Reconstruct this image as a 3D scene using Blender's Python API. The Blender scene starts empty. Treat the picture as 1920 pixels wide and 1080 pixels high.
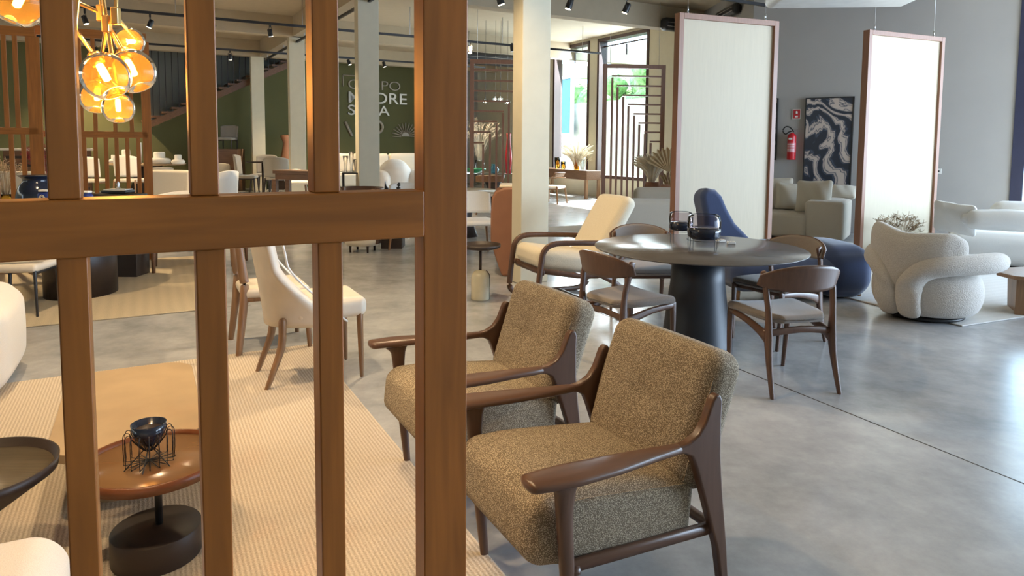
import bpy, math, random
from mathutils import Vector, Matrix
random.seed(7)
C = bpy.context.scene.collection
SC = bpy.context.scene
PI = math.pi
# ------------------------------------------------------------------ camera
F, PT, RO, PX, PY, H = 1280.0, .0771, .008, 960.0, 369.3, 1.515
cp, sp, cr, sr = math.cos(PT), math.sin(PT), math.cos(RO), math.sin(RO)
R0 = Vector((1, 0, 0)); R1 = Vector((0, -sp, -cp)); R2 = Vector((0, cp, -sp))
AXR = R0 * cr - R1 * sr; AXD = R0 * sr + R1 * cr
def ray(x, y):
    return AXR * ((x - PX) / F) + AXD * ((y - PY) / F) + R2
def G(x, y, z=0.0):
    "point of the horizontal plane at height z that the photo shows at x, y"
    d = ray(x, y); k = (z - H) / d.z
    return Vector((d.x * k, d.y * k, z))
def D(x, y, Y):
    "point at depth Y"
    d = ray(x, y); k = Y / d.y
    return Vector((d.x * k, Y, H + d.z * k))
def onplane(x, y, P, N):
    d = ray(x, y); o = Vector((0, 0, H)); k = (P - o).dot(N) / d.dot(N)
    return o + d * k
cam = bpy.data.cameras.new('camera'); camo = bpy.data.objects.new('camera', cam); C.objects.link(camo)
cam.sensor_width = 36; cam.lens = 36 * F / 1920; cam.shift_y = -(540 - PY) / 1920
cam.clip_start = .02; cam.clip_end = 300
M = Matrix((( AXR.x, -AXD.x, -R2.x, 0), (AXR.y, -AXD.y, -R2.y, 0), (AXR.z, -AXD.z, -R2.z, H), (0, 0, 0, 1)))
camo.matrix_world = M
SC.camera = camo
SC.view_settings.view_transform = 'Standard'; SC.view_settings.look = 'None'
SC.view_settings.exposure = 1.05
SC.cycles.transparent_max_bounces = 32; SC.view_settings.gamma = 1
# ------------------------------------------------------------------ world and daylight
w = bpy.data.worlds.new('sky'); SC.world = w; w.use_nodes = True
bg = w.node_tree.nodes['Background']; bg.inputs[0].default_value = (.58, .78, 1.0, 1); bg.inputs[1].default_value = 4.0
# room directions: A runs left to right and away, B runs away and left
AN = math.radians(29.7)
A = Vector((math.cos(AN), math.sin(AN), 0)); B = Vector((-math.sin(AN), math.cos(AN), 0))
AS = math.radians(28.3)                      # the partition, the tweed armchairs and the rugs
SA = Vector((math.cos(AS), math.sin(AS), 0)); SB = Vector((-math.sin(AS), math.cos(AS), 0))
def V3(v, z): return Vector((v.x, v.y, z))
def light(name, typ, loc, target, energy, color, **k):
    l = bpy.data.lights.new(name, typ); l.energy = energy; l.color = color
    for a_, b_ in k.items(): setattr(l, a_, b_)
    o = bpy.data.objects.new(name, l); C.objects.link(o); o.location = loc
    d = (Vector(target) - Vector(loc)); o.rotation_euler = d.to_track_quat('-Z', 'Y').to_euler()
    return o
WP = Vector((2.45, 20, 0)); WD = -B          # window wall line, WD runs right and nearer
COOL = (.62, .78, 1.0); WARM = (1.0, .74, .44)
sun = light('sun', 'SUN', (6, 24, 12), (1.2, 17.0, 0), 14.0, (1, .93, .80), angle=.01)
light('daylight_right', 'AREA', (11.0, 4.3, 2.3), (0, 4.6, .9), 470, COOL, shape='RECTANGLE', size=8, size_y=3.4)
for s_, wd_ in ((-1.36, 1.8), (1.1, 2.1)):
    p_ = WP + WD * s_ + A * .45
    light('daylight_window', 'AREA', (p_.x, p_.y, 2.6), (p_.x - A.x, p_.y - A.y, 2.35), 150, (.85, .94, 1), shape='RECTANGLE', size=wd_, size_y=3.8)
# the track lamps and the ceiling bounce they make in the left half of the showroom
for (x, y, e) in ((-1.5, 3.4, 42), (-3.2, 4.6, 50), (-.6, 6.2, 60), (-6.4, 8.5, 110), (-4.4, 13.0, 150), (-9.0, 15.0, 170), (-5.5, 20.5, 130), (-1.0, 16.5, 110), (-12, 19, 120)):
    light('track_lamp_light', 'SPOT', (x, y, 3.85), (x + .2, y + .2, 0), e * 3.1, WARM, spot_size=2.1, spot_blend=.8, shadow_soft_size=.06)
# narrow track spots that warm the rug and armchairs
for (p, t, e) in (((-1.6, 1.4, 3.8), (-1.0, 3.0, 0), 80), ((-.9, .6, 3.8), (-.75, 2.35, 0), 90), ((-1.2, 2.2, 3.8), (.0, 2.2, .4), 70), ((-2.6, 3.2, 3.8), (-2.1, 3.9, 0), 70)):
    light('track_lamp_light', 'SPOT', p, t, e, (1, .72, .40), spot_size=.62, spot_blend=.55, shadow_soft_size=.04)

# ------------------------------------------------------------------ materials
def nt(name):
    m = bpy.data.materials.new(name); m.use_nodes = True
    t = m.node_tree; b = t.nodes['Principled BSDF']; return m, t, b
def N(t, typ, **k):
    n = t.nodes.new(typ)
    for a_, b_ in k.items():
        if a_.startswith('i_'): n.inputs[int(a_[2:])].default_value = b_
        else: setattr(n, a_, b_)
    return n
def lin(c):
    return tuple(((x / 255) / 12.92 if x <= 10 else ((x / 255 + .055) / 1.055) ** 2.4) for x in c)
def mapping(t, scale=(1, 1, 1), rot=(0, 0, 0)):
    tc = N(t, 'ShaderNodeTexCoord'); mp = N(t, 'ShaderNodeMapping')
    mp.inputs['Scale'].default_value = scale; mp.inputs['Rotation'].default_value = rot
    t.links.new(tc.outputs['Object'], mp.inputs[0]); return mp
def two(t, b, fac, c1, c2, p1=.35, p2=.65):
    r = N(t, 'ShaderNodeValToRGB'); r.color_ramp.elements[0].position = p1; r.color_ramp.elements[1].position = p2
    r.color_ramp.elements[0].color = (*c1, 1); r.color_ramp.elements[1].color = (*c2, 1)
    t.links.new(fac, r.inputs[0]); t.links.new(r.outputs[0], b.inputs['Base Color']); return r
def bump(t, b, h, s=.3, d=.002):
    n = N(t, 'ShaderNodeBump'); n.inputs['Strength'].default_value = s; n.inputs['Distance'].default_value = d
    t.links.new(h, n.inputs['Height']); t.links.new(n.outputs[0], b.inputs['Normal'])
def plain(name, c, rough=.5, metal=0, spec=None, coat=0, noise=0, nscale=6):
    m, t, b = nt(name); b.inputs['Roughness'].default_value = rough; b.inputs['Metallic'].default_value = metal
    b.inputs['Base Color'].default_value = (*c, 1)
    if coat: b.inputs['Coat Weight'].default_value = coat
    mp = mapping(t); n = N(t, 'ShaderNodeTexNoise'); n.inputs['Scale'].default_value = nscale; n.inputs['Detail'].default_value = 4
    t.links.new(mp.outputs[0], n.inputs[0])
    k = noise or .05
    two(t, b, n.outputs[0], tuple(x * (1 - k) for x in c), tuple(min(1, x * (1 + k)) for x in c))
    return m
def wood(name, c, axis=2, rough=.45, var=.22, sc=5, coat=0):
    m, t, b = nt(name); b.inputs['Roughness'].default_value = rough
    s = [sc * 7] * 3; s[axis] = sc * .5
    mp = mapping(t, tuple(s)); n = N(t, 'ShaderNodeTexNoise'); n.inputs['Scale'].default_value = 1.2; n.inputs['Detail'].default_value = 6; n.inputs['Distortion'].default_value = .6
    t.links.new(mp.outputs[0], n.inputs[0])
    two(t, b, n.outputs[0], tuple(x * (1 - var) for x in c), tuple(min(1, x * (1 + var)) for x in c), .3, .7)
    bump(t, b, n.outputs[0], .12, .001)
    if coat: b.inputs['Coat Weight'].default_value = coat
    return m
def fabric(name, c1, c2, scale=300, rough=.95, bs=.5, bd=.002, sheen=.3, blend=.5):
    m, t, b = nt(name); b.inputs['Roughness'].default_value = rough; b.inputs['Sheen Weight'].default_value = sheen
    mp = mapping(t); v = N(t, 'ShaderNodeTexNoise'); v.inputs['Scale'].default_value = scale; v.inputs['Detail'].default_value = 2
    t.links.new(mp.outputs[0], v.inputs[0])
    two(t, b, v.outputs[0], c1, c2, .5 - blend / 2 + .1, .5 + blend / 2 - .1)
    bump(t, b, v.outputs[0], bs, bd); return m
def tweed(name, c1, c2):
    m, t, b = nt(name); b.inputs['Roughness'].default_value = .95
    mp = mapping(t, (1, 1, 1))
    br = N(t, 'ShaderNodeTexVoronoi'); br.inputs['Scale'].default_value = 300; br.inputs['Randomness'].default_value = 1
    nz = N(t, 'ShaderNodeTexNoise'); nz.inputs['Scale'].default_value = 520; nz.inputs['Detail'].default_value = 2
    lo = N(t, 'ShaderNodeTexNoise'); lo.inputs['Scale'].default_value = 1; lo.inputs['Detail'].default_value = 2
    mp2 = mapping(t, (25, 260, 260))
    t.links.new(mp.outputs[0], br.inputs[0]); t.links.new(mp.outputs[0], nz.inputs[0]); t.links.new(mp2.outputs[0], lo.inputs[0])
    a1 = N(t, 'ShaderNodeMath', operation='MULTIPLY_ADD'); a1.inputs[1].default_value = .8; t.links.new(br.outputs['Distance'], a1.inputs[0]); t.links.new(nz.outputs[0], a1.inputs[2])
    a2 = N(t, 'ShaderNodeMath', operation='MULTIPLY_ADD'); a2.inputs[1].default_value = .22; t.links.new(lo.outputs[0], a2.inputs[0]); t.links.new(a1.outputs[0], a2.inputs[2])
    two(t, b, a2.outputs[0], c1, c2, .82, 1.42)
    bump(t, b, a1.outputs[0], .5, -.0014); return m
def glass(name, tint, alpha=.25, rough=.02, milk=0):
    "thin coloured glass: tinted transparency with a reflecting skin"
    m = bpy.data.materials.new(name); m.use_nodes = True; t = m.node_tree; t.nodes.clear()
    o = N(t, 'ShaderNodeOutputMaterial'); mx = N(t, 'ShaderNodeMixShader'); tr = N(t, 'ShaderNodeBsdfTransparent'); gl = N(t, 'ShaderNodeBsdfGlossy')
    tr.inputs[0].default_value = (*tint, 1); gl.inputs[0].default_value = (1, 1, 1, 1); gl.inputs['Roughness'].default_value = rough
    lw = N(t, 'ShaderNodeLayerWeight'); lw.inputs[0].default_value = alpha
    t.links.new(lw.outputs['Fresnel'], mx.inputs[0])
    if milk:
        tl = N(t, 'ShaderNodeBsdfTranslucent'); tl.inputs[0].default_value = (*tint, 1); m2 = N(t, 'ShaderNodeMixShader'); m2.inputs[0].default_value = milk
        t.links.new(tr.outputs[0], m2.inputs[1]); t.links.new(tl.outputs[0], m2.inputs[2]); t.links.new(m2.outputs[0], mx.inputs[1])
    else: t.links.new(tr.outputs[0], mx.inputs[1])
    t.links.new(gl.outputs[0], mx.inputs[2]); t.links.new(mx.outputs[0], o.inputs[0])
    return m
def emit(name, c, s):
    m = bpy.data.materials.new(name); m.use_nodes = True; t = m.node_tree; t.nodes.clear()
    o = N(t, 'ShaderNodeOutputMaterial'); e = N(t, 'ShaderNodeEmission'); e.inputs[0].default_value = (*c, 1); e.inputs[1].default_value = s
    t.links.new(e.outputs[0], o.inputs[0]); return m
# polished concrete
def concrete():
    m, t, b = nt('polished_concrete')
    mp = mapping(t); n = N(t, 'ShaderNodeTexNoise'); n.inputs['Scale'].default_value = .9; n.inputs['Detail'].default_value = 9; n.inputs['Roughness'].default_value = .62; n.inputs['Distortion'].default_value = .7
    t.links.new(mp.outputs[0], n.inputs[0])
    n2 = N(t, 'ShaderNodeTexNoise'); n2.inputs['Scale'].default_value = 3.4; n2.inputs['Detail'].default_value = 10; n2.inputs['Roughness'].default_value = .7; t.links.new(mp.outputs[0], n2.inputs[0])
    a1 = N(t, 'ShaderNodeMath', operation='MULTIPLY_ADD'); a1.inputs[1].default_value = .55; t.links.new(n2.outputs[0], a1.inputs[0])
    a2 = N(t, 'ShaderNodeMath', operation='MULTIPLY'); a2.inputs[1].default_value = .6; t.links.new(n.outputs[0], a2.inputs[0]); t.links.new(a2.outputs[0], a1.inputs[2])
    two(t, b, a1.outputs[0], lin((122, 124, 128)), lin((192, 193, 195)), .34, .80)
    b.inputs['Roughness'].default_value = .20; b.inputs['Specular IOR Level'].default_value = .62
    bump(t, b, n2.outputs[0], .03, .002); return m
def rugmat(name, c1, c2, ang, ridge=60, amount=.5):
    m, t, b = nt(name); b.inputs['Roughness'].default_value = 1
    mp = mapping(t); wv = N(t, 'ShaderNodeTexWave'); wv.inputs['Scale'].default_value = ridge / 6.283 * 1.0; wv.inputs['Distortion'].default_value = 1.2; wv.inputs['Detail'].default_value = 2; wv.inputs['Detail Scale'].default_value = 6
    t.links.new(mp.outputs[0], wv.inputs[0])
    n = N(t, 'ShaderNodeTexNoise'); n.inputs['Scale'].default_value = 160; n.inputs['Detail'].default_value = 3; t.links.new(mp.outputs[0], n.inputs[0])
    mx = N(t, 'ShaderNodeMix'); mx.inputs[0].default_value = amount; t.links.new(n.outputs[0], mx.inputs[2]); t.links.new(wv.outputs[1], mx.inputs[3])
    two(t, b, mx.outputs[0], c1, c2, .2, .75); bump(t, b, mx.outputs[0], .8, .006); return m
MT = {}
MT['screen'] = wood('honey_wood', lin((158, 94, 36)), 2, .38)
MT['screenh'] = wood('honey_wood_rail', lin((158, 94, 36)), 0, .38)
MT['walnut'] = wood('dark_walnut', lin((92, 66, 52)), 2, .33, .15)
MT['walnuty'] = wood('dark_walnut_arm', lin((96, 69, 54)), 1, .3, .15)
MT['teak'] = wood('chair_teak', lin((134, 100, 70)), 2, .4)
MT['frame'] = wood('panel_frame_wood', lin((144, 104, 82)), 2, .4, .12)
MT['brown'] = wood('brown_wood', lin((108, 76, 52)), 0, .4)
MT['black'] = plain('black_metal', (.015, .014, .015), .4)
MT['tweed'] = tweed('brown_tweed', lin((200, 185, 160)), lin((112, 98, 80)))
MT['grey_seat'] = fabric('taupe_fabric', lin((118, 108, 100)), lin((140, 130, 122)), 260, blend=.8)
MT['navy'] = fabric('navy_fabric', lin((42, 56, 88)), lin((54, 70, 106)), 300, blend=.8)
MT['cream'] = fabric('cream_boucle', lin((206, 194, 170)), lin((228, 218, 196)), 220, bs=.7, bd=.004, blend=.8)
MT['boucle'] = fabric('warm_white_boucle', lin((176, 168, 158)), lin((206, 199, 190)), 110, bs=.9, bd=.008, blend=.9)
MT['linen'] = fabric('beige_linen', lin((186, 176, 160)), lin((204, 194, 178)), 300, blend=.9)
MT['cushion'] = fabric('pale_cushion_linen', lin((186, 178, 162)), lin((206, 198, 182)), 300, blend=.9)
MT['pale'] = fabric('pale_grey_linen', lin((196, 194, 190)), lin((214, 212, 208)), 300, blend=.9)
MT['leather_cream'] = plain('cream_leather', lin((214, 202, 184)), .5)
MT['leather_tan'] = plain('terracotta_leather', lin((148, 104, 80)), .55)
MT['white'] = plain('white_piping', lin((235, 232, 226)), .5)
MT['farcream'] = fabric('far_chair_cream', lin((204, 194, 176)), lin((220, 210, 192)), 200, blend=.9)
MT['fargrey'] = fabric('far_chair_grey', lin((150, 144, 134)), lin((166, 160, 150)), 200, blend=.9)
MT['farwhite'] = fabric('far_chair_white', lin((222, 218, 208)), lin((236, 232, 224)), 200, blend=.9)
MT['wallcream'] = plain('cream_plaster', lin((205, 198, 176)), .85, noise=.02)
MT['ceil'] = plain('ceiling_paint', lin((178, 164, 140)), .9, noise=.02)
MT['green'] = plain('green_paint', lin((96, 95, 58)), .8, noise=.04, nscale=1)
MT['wallgrey'] = plain('grey_paint', lin((168, 166, 164)), .85, noise=.02, nscale=2)
MT['concrete'] = concrete()
MT['tabledark'] = plain('dark_table_top', lin((84, 81, 80)), .22, noise=.10, nscale=5)
MT['tablebase'] = plain('charcoal_base', lin((38, 42, 50)), .42)
MT['screenfab'] = wood('woven_panel', lin((194, 181, 157)), 2, .6, .03, 6)
MT['gold'] = plain('brushed_gold', (.75, .50, .20), .3, 1)
MT['amber'] = glass('amber_glass', (1.0, .66, .24), .14, .03, .07)
MT['clear'] = glass('clear_glass', (.96, .97, .98), .15)
MT['smoke'] = glass('smoked_glass', (.90, .87, .88), .13)
MT['frost'] = glass('fluted_glass', (.96, .94, .90), .2, .1, .35)
MT['darkglass'] = plain('dark_liquid_glass', lin((30, 38, 56)), .16, coat=.4)
MT['bulb'] = emit('bulb_filament', (1.0, .60, .20), 14)
MT['lens'] = emit('spot_lens', (1.0, .88, .62), 9)
MT['red'] = plain('red_enamel', lin((190, 30, 40)), .35)
MT['dry'] = plain('dried_grass', lin((150, 128, 100)), .9, noise=.3)
MT['drypale'] = plain('pampas', lin((240, 226, 202)), .95, noise=.12)
MT['palm'] = plain('dried_palm', lin((176, 150, 112)), .8, noise=.15)
MT['marble'] = plain('cream_ceramic', lin((206, 198, 172)), .25, noise=.08)
MT['cane'] = plain('sand_lacquer', lin((172, 148, 116)), .42)
MT['traywood'] = wood('tray_wood', lin((130, 100, 70)), 0, .22, .04, 4)
MT['trayrim'] = wood('tray_rim', lin((110, 64, 36)), 0, .3, .12)
MT['darkwood'] = wood('wenge_wood', lin((84, 74, 58)), 0, .35, .3, 9)
MT['wenge'] = wood('dark_wenge', lin((46, 34, 28)), 0, .45, .2)
MT['basebrown'] = plain('dark_brown_metal', lin((50, 38, 32)), .5)
MT['steel'] = plain('steel', (.5, .5, .5), .3, 1)
MT['plastic'] = plain('white_plastic', lin((225, 225, 222)), .4)
MT['teal'] = plain('teal_glass', lin((60, 120, 140)), .15)
MT['greeng'] = plain('green_glass', lin((30, 120, 80)), .15)
MT['yellowg'] = glass('yellow_glass', (.95, .72, .25), .35)
MT['blueg'] = plain('blue_lacquer', lin((36, 54, 120)), .25)
MT['rug'] = rugmat('ribbed_rug', lin((152, 137, 120)), lin((208, 194, 174)), AS, 118, .26)
MT['rugflat'] = rugmat('flat_rug', lin((160, 146, 122)), lin((196, 180, 150)), AS, 20, .1)
MT['rugpale'] = rugmat('pale_rug', lin((190, 188, 184)), lin((218, 216, 212)), AS, 20, .1)
MT['winframe'] = plain('dark_window_frame', lin((70, 50, 46)), .4)
MT['signgrey'] = plain('sign_letters', lin((168, 158, 142)), .4)
MT['navytrim'] = plain('dark_blue_frame', lin((44, 46, 70)), .5)

# ------------------------------------------------------------------ mesh helpers
class MB:
    def __init__(s): s.v = []; s.f = []; s.s = []
    def add(s, vs, fs, smooth=True, M=None):
        n = len(s.v)
        s.v += [tuple(M @ Vector(v)) if M is not None else tuple(v) for v in vs]
        s.f += [tuple(i + n for i in f) for f in fs]; s.s += [smooth] * len(fs); return s
    def box(s, c, d, M=None, rz=0):
        x, y, z = d[0] / 2, d[1] / 2, d[2] / 2
        vs = [(i * x, j * y, k * z) for i in (-1, 1) for j in (-1, 1) for k in (-1, 1)]
        R = Matrix.Translation(c) @ Matrix.Rotation(rz, 4, 'Z')
        if M is not None: R = M @ R
        return s.add(vs, [(0, 1, 3, 2), (4, 6, 7, 5), (0, 4, 5, 1), (2, 3, 7, 6), (0, 2, 6, 4), (1, 5, 7, 3)], False, R)
    def rbox(s, c, d, r, seg=4, mid=3, puff=0, M=None, fn=None):
        h = [x / 2 for x in d]; r = min([r] + [x * .999 for x in h]); inn = [x - r for x in h]
        def samples(a):
            o = []
            for k in range(seg): o.append(-a + r * (1 - math.cos(k / seg * PI / 2)) if False else -a + r * (1 - math.tan((1 - k / seg) * PI / 4)))
            ii = a - r
            for k in range(mid + 1): o.append(-ii + 2 * ii * k / mid if ii > 1e-6 else 0)
            for k in range(seg): o.append(a - r + r * math.tan((k + 1) / seg * PI / 4))
            q = []
            for x in o:
                if not q or abs(x - q[-1]) > 1e-7: q.append(x)
            return q
        S = [samples(a) for a in h]; idx = {}; vs = []
        def vid(q):
            p = [max(-inn[i], min(inn[i], q[i])) for i in range(3)]; e = Vector([q[i] - p[i] for i in range(3)])
            if e.length > 1e-9: e = e.normalized() * r
            pt = [p[i] + e[i] for i in range(3)]
            if puff:
                for i in range(3):
                    j, k = (i + 1) % 3, (i + 2) % 3
                    if abs(q[i]) > h[i] * .999:
                        pt[i] += math.copysign(puff * max(0, 1 - (q[j] / h[j]) ** 2) * max(0, 1 - (q[k] / h[k]) ** 2), q[i])
            key = tuple(round(x, 6) for x in pt)
            if key not in idx:
                idx[key] = len(vs); pt = Vector(pt)
                if fn: pt = Vector(fn(pt))
                vs.append(pt + Vector(c))
            return idx[key]
        fs = []
        for ax in range(3):
            j, k = (ax + 1) % 3, (ax + 2) % 3
            for sg in (-1, 1):
                for a_ in range(len(S[j]) - 1):
                    for b_ in range(len(S[k]) - 1):
                        q = []
                        for (u, v) in ((a_, b_), (a_ + 1, b_), (a_ + 1, b_ + 1), (a_, b_ + 1)):
                            p = [0, 0, 0]; p[ax] = sg * h[ax]; p[j] = S[j][u]; p[k] = S[k][v]; q.append(vid(p))
                        if sg < 0: q.reverse()
                        q2 = []
                        for i in q:
                            if i not in q2: q2.append(i)
                        if len(q2) > 2: fs.append(tuple(q2))
        return s.add(vs, fs, True, M)
    def tube(s, pts, rad, n=10, up=(0, 0, 1), smooth=3, cap=True, sq=2.0, M=None, closed=False):
        P = [Vector(p) for p in pts]; rad = [rad] * len(P) if not isinstance(rad, list) else rad
        rad = [(q, q) if not isinstance(q, (tuple, list)) else q for q in rad]
        if smooth > 1 and len(P) > 2:
            Q = []; RR = []; L = len(P)
            rng = range(L) if closed else range(L - 1)
            for i in rng:
                if closed: p0, p1, p2, p3 = P[i - 1], P[i], P[(i + 1) % L], P[(i + 2) % L]
                else: p0, p1, p2, p3 = P[max(i - 1, 0)], P[i], P[i + 1], P[min(i + 2, L - 1)]
                r1, r2 = rad[i], rad[(i + 1) % L]
                for k in range(smooth):
                    u = k / smooth
                    Q.append(.5 * ((2 * p1) + (p2 - p0) * u + (2 * p0 - 5 * p1 + 4 * p2 - p3) * u * u + (3 * p1 - p0 - 3 * p2 + p3) * u ** 3))
                    RR.append(tuple(r1[m] + (r2[m] - r1[m]) * u for m in (0, 1)))
            if not closed: Q.append(P[-1]); RR.append(rad[-1])
            P, rad = Q, RR
        up = Vector(up); vs = []; fs = []; L = len(P); rings = []
        for i in range(L):
            if closed: d = P[(i + 1) % L] - P[i - 1]
            else: d = P[min(i + 1, L - 1)] - P[max(i - 1, 0)]
            d.normalize(); sd = d.cross(up)
            if sd.length < 1e-4: sd = d.cross(Vector((1, .01, 0)))
            sd.normalize(); u2 = sd.cross(d).normalized()
            ring = []
            for k in range(n):
                a_ = 2 * PI * k / n; c_, s_ = math.cos(a_), math.sin(a_)
                c2 = math.copysign(abs(c_) ** (2 / sq), c_); s2 = math.copysign(abs(s_) ** (2 / sq), s_)
                ring.append(P[i] + sd * (c2 * rad[i][0]) + u2 * (s2 * rad[i][1]))
            rings.append(ring)
        if cap and not closed:
            def endcap(c0, ring, d, r):
                out = []
                for t_ in (.35, .7, .92):
                    off = d * (min(r) * math.sin(t_ * PI / 2)) ; kk = math.cos(t_ * PI / 2)
                    out.append([c0 + off + (q - c0) * kk for q in ring])
                return out
            d0 = (P[0] - P[1]).normalized(); d1 = (P[-1] - P[-2]).normalized()
            rings = list(reversed(endcap(P[0], rings[0], d0, rad[0]))) + rings + endcap(P[-1], rings[-1], d1, rad[-1])
        for rg in rings: vs += rg
        K = len(rings)
        for i in range(K if closed else K - 1):
            for k in range(n):
                a1 = i * n + k; a2 = i * n + (k + 1) % n; b1 = ((i + 1) % K) * n + k; b2 = ((i + 1) % K) * n + (k + 1) % n
                fs.append((a1, a2, b2, b1))
        if not closed:
            fs.append(tuple(reversed(range(n)))); fs.append(tuple(range((K - 1) * n, K * n)))
        return s.add(vs, fs, True, M)
    def lathe(s, prof, n=32, c=(0, 0, 0), M=None, smooth=True, sx=1, sy=1, cap=True):
        vs = []; fs = []
        for (r, z) in prof:
            for k in range(n): vs.append((c[0] + max(r, 1e-4) * sx * math.cos(2 * PI * k / n), c[1] + max(r, 1e-4) * sy * math.sin(2 * PI * k / n), c[2] + z))
        for i in range(len(prof) - 1):
            for k in range(n):
                k2 = (k + 1) % n; fs.append((i * n + k, i * n + k2, (i + 1) * n + k2, (i + 1) * n + k))
        if cap: fs.append(tuple(reversed(range(n)))); fs.append(tuple(range((len(prof) - 1) * n, len(prof) * n)))
        return s.add(vs, fs, smooth, M)
    def prism(s, pts, t0, t1, axis='x', M=None, smooth=False):
        "closed outline extruded from t0 to t1; axis x: outline is (y,z); axis z: (x,y); axis y: (x,z)"
        n = len(pts); vs = []
        for t_ in (t0, t1):
            for (a_, b_) in pts:
                vs.append((t_, a_, b_) if axis == 'x' else (a_, b_, t_) if axis == 'z' else (a_, t_, b_))
        fs = [tuple(reversed(range(n))), tuple(range(n, 2 * n))] + [(i, (i + 1) % n, n + (i + 1) % n, n + i) for i in range(n)]
        return s.add(vs, fs, smooth, M)
    def grid(s, fn, nu, nv, thick=0, M=None, closeu=False):
        "surface fn(u,v) with optional thickness along its normal"
        P = [[Vector(fn(i / nu, j / nv)) for j in range(nv + 1)] for i in range(nu + 1)]
        vs = []; fs = []
        def nrm(i, j):
            a_ = P[min(i + 1, nu)][j] - P[max(i - 1, 0)][j]; b_ = P[i][min(j + 1, nv)] - P[i][max(j - 1, 0)]
            q = a_.cross(b_); return q.normalized() if q.length > 1e-9 else Vector((0, 0, 1))
        W = nv + 1; T = (nu + 1) * W
        vs = [P[i][j] for i in range(nu + 1) for j in range(W)]
        fs = [(i * W + j, (i + 1) * W + j, (i + 1) * W + j + 1, i * W + j + 1) for i in range(nu) for j in range(nv)]
        if thick:
            vs += [P[i][j] - nrm(i, j) * thick for i in range(nu + 1) for j in range(W)]
            fs += [(T + i * W + j, T + i * W + j + 1, T + (i + 1) * W + j + 1, T + (i + 1) * W + j) for i in range(nu) for j in range(nv)]
            for i in range(nu):
                fs.append((i * W, T + i * W, T + (i + 1) * W, (i + 1) * W)); fs.append((i * W + nv, (i + 1) * W + nv, T + (i + 1) * W + nv, T + i * W + nv))
            for j in range(nv):
                fs.append((j, j + 1, T + j + 1, T + j)); a_ = nu * W; fs.append((a_ + j, T + a_ + j, T + a_ + j + 1, a_ + j + 1))
        return s.add(vs, fs, True, M)
    def build(s, name, mat, parent=None, bevel=0, sub=0, bseg=2):
        me = bpy.data.meshes.new(name); me.from_pydata(s.v, [], s.f); me.update()
        me.polygons.foreach_set('use_smooth', s.s)
        me.materials.append(MT[mat] if isinstance(mat, str) else mat)
        o = bpy.data.objects.new(name, me); C.objects.link(o)
        if parent is not None: o.parent = parent
        if bevel:
            b = o.modifiers.new('bevel', 'BEVEL'); b.width = bevel; b.segments = bseg; b.limit_method = 'ANGLE'; b.angle_limit = .7
            if not any(s.s):
                me.polygons.foreach_set('use_smooth', [True] * len(s.s)); b.harden_normals = True
        if sub:
            b = o.modifiers.new('sub', 'SUBSURF'); b.levels = sub; b.render_levels = sub
        return o
def thing(name, label, cat, loc=(0, 0, 0), rz=0, group=None):
    o = bpy.data.objects.new(name, None); C.objects.link(o); o.empty_display_size = .1
    o.location = loc; o.rotation_euler = (0, 0, rz); o['label'] = label; o['category'] = cat
    if group: o['group'] = group
    return o
def tag(o, label, cat, group=None, kind=None):
    o['label'] = label; o['category'] = cat
    if group: o['group'] = group
    if kind: o['kind'] = kind
    return o
def struct(o): o['kind'] = 'structure'; return o
def plab(o, label): o['label'] = label; return o
def rz_front(v):
    "rotation that turns local +Y to direction v"
    return math.atan2(-v[0], v[1])
def frame_line(P0, P1, z0, z1, th, mat, name, parent=None, bevel=0):
    "a wall slab between two floor points"
    d = (P1 - P0); L = d.length; a_ = math.atan2(d.y, d.x)
    m = MB(); m.box((L / 2, th / 2, (z0 + z1) / 2), (L, th, z1 - z0))
    o = m.build(name, mat, parent, bevel); o.location = (P0.x, P0.y, 0); o.rotation_euler = (0, 0, a_); return o

# ================================================================== THE SETTING
m = MB(); m.box((-2, 12, -.06), (36, 40, .12)); struct(m.build('floor', 'concrete'))
col = [(Vector((.097, 7.30, 0)), .355, .205)]
for px_, d_ in ((673, 12.2), (545, 17.2), (474, 21.2)):
    col.append((Vector(((px_ - 960) / 1280 * d_, d_, 0)), .385, .22))
for i, (p, w_, dp) in enumerate(col):
    m = MB(); m.box((w_ / 2, dp / 2, 2.31), (w_, dp, 4.62))
    o = m.build('column', 'wallcream', None, .012); o.location = p; o.rotation_euler = (0, 0, AN); struct(o)
    o['label'] = ['cream square column nearest the camera beside the terracotta leather chair', 'cream column standing in front of the green wall lettering', 'third cream column back, behind the tall wooden bar counter', 'farthest cream column, in front of the green wall by the stairs'][i]
    # cross beam through this column, running left to right
    m = MB(); m.box((1.5, 0, 4.375), (27, .30, .49)); o = m.build('ceiling_beam', 'ceil'); o.location = (p.x, p.y, 0) + Vector((0, 0, 0)) if False else (p.x, p.y, 0); o.rotation_euler = (0, 0, AN); struct(o)
p = col[0][0]; m = MB(); m.box((.18, 5.4, 4.372), (.26, 21, .484)); o = m.build('ceiling_beam', 'ceil'); o.location = (p.x, p.y, 0); o.rotation_euler = (0, 0, AN); struct(o)
# walls
PG = col[3][0] + B * 1.45
def meet(P, d, Q, e):
    den = d.x * e.y - d.y * e.x; t_ = ((Q.x - P.x) * e.y - (Q.y - P.y) * e.x) / den; return t_
tg = meet(PG, A, WP, B)
t870 = (( -PG.x + (870 - 960) / 1280 * PG.y) / (A.x + .0703 * A.y))
struct(frame_line(PG - A * 13, PG + A * t870, 0, 4.62, .2, 'green', 'wall_far'))
struct(frame_line(PG + A * t870, PG + A * tg, 0, 4.62, .2, 'wallgrey', 'wall_far_right'))
pl = PG - A * 13
struct(frame_line(Vector((pl.x, -6.5, 0)), Vector((pl.x, pl.y, 0)), 0, 4.62, .2, 'wallcream', 'wall_left'))
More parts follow.
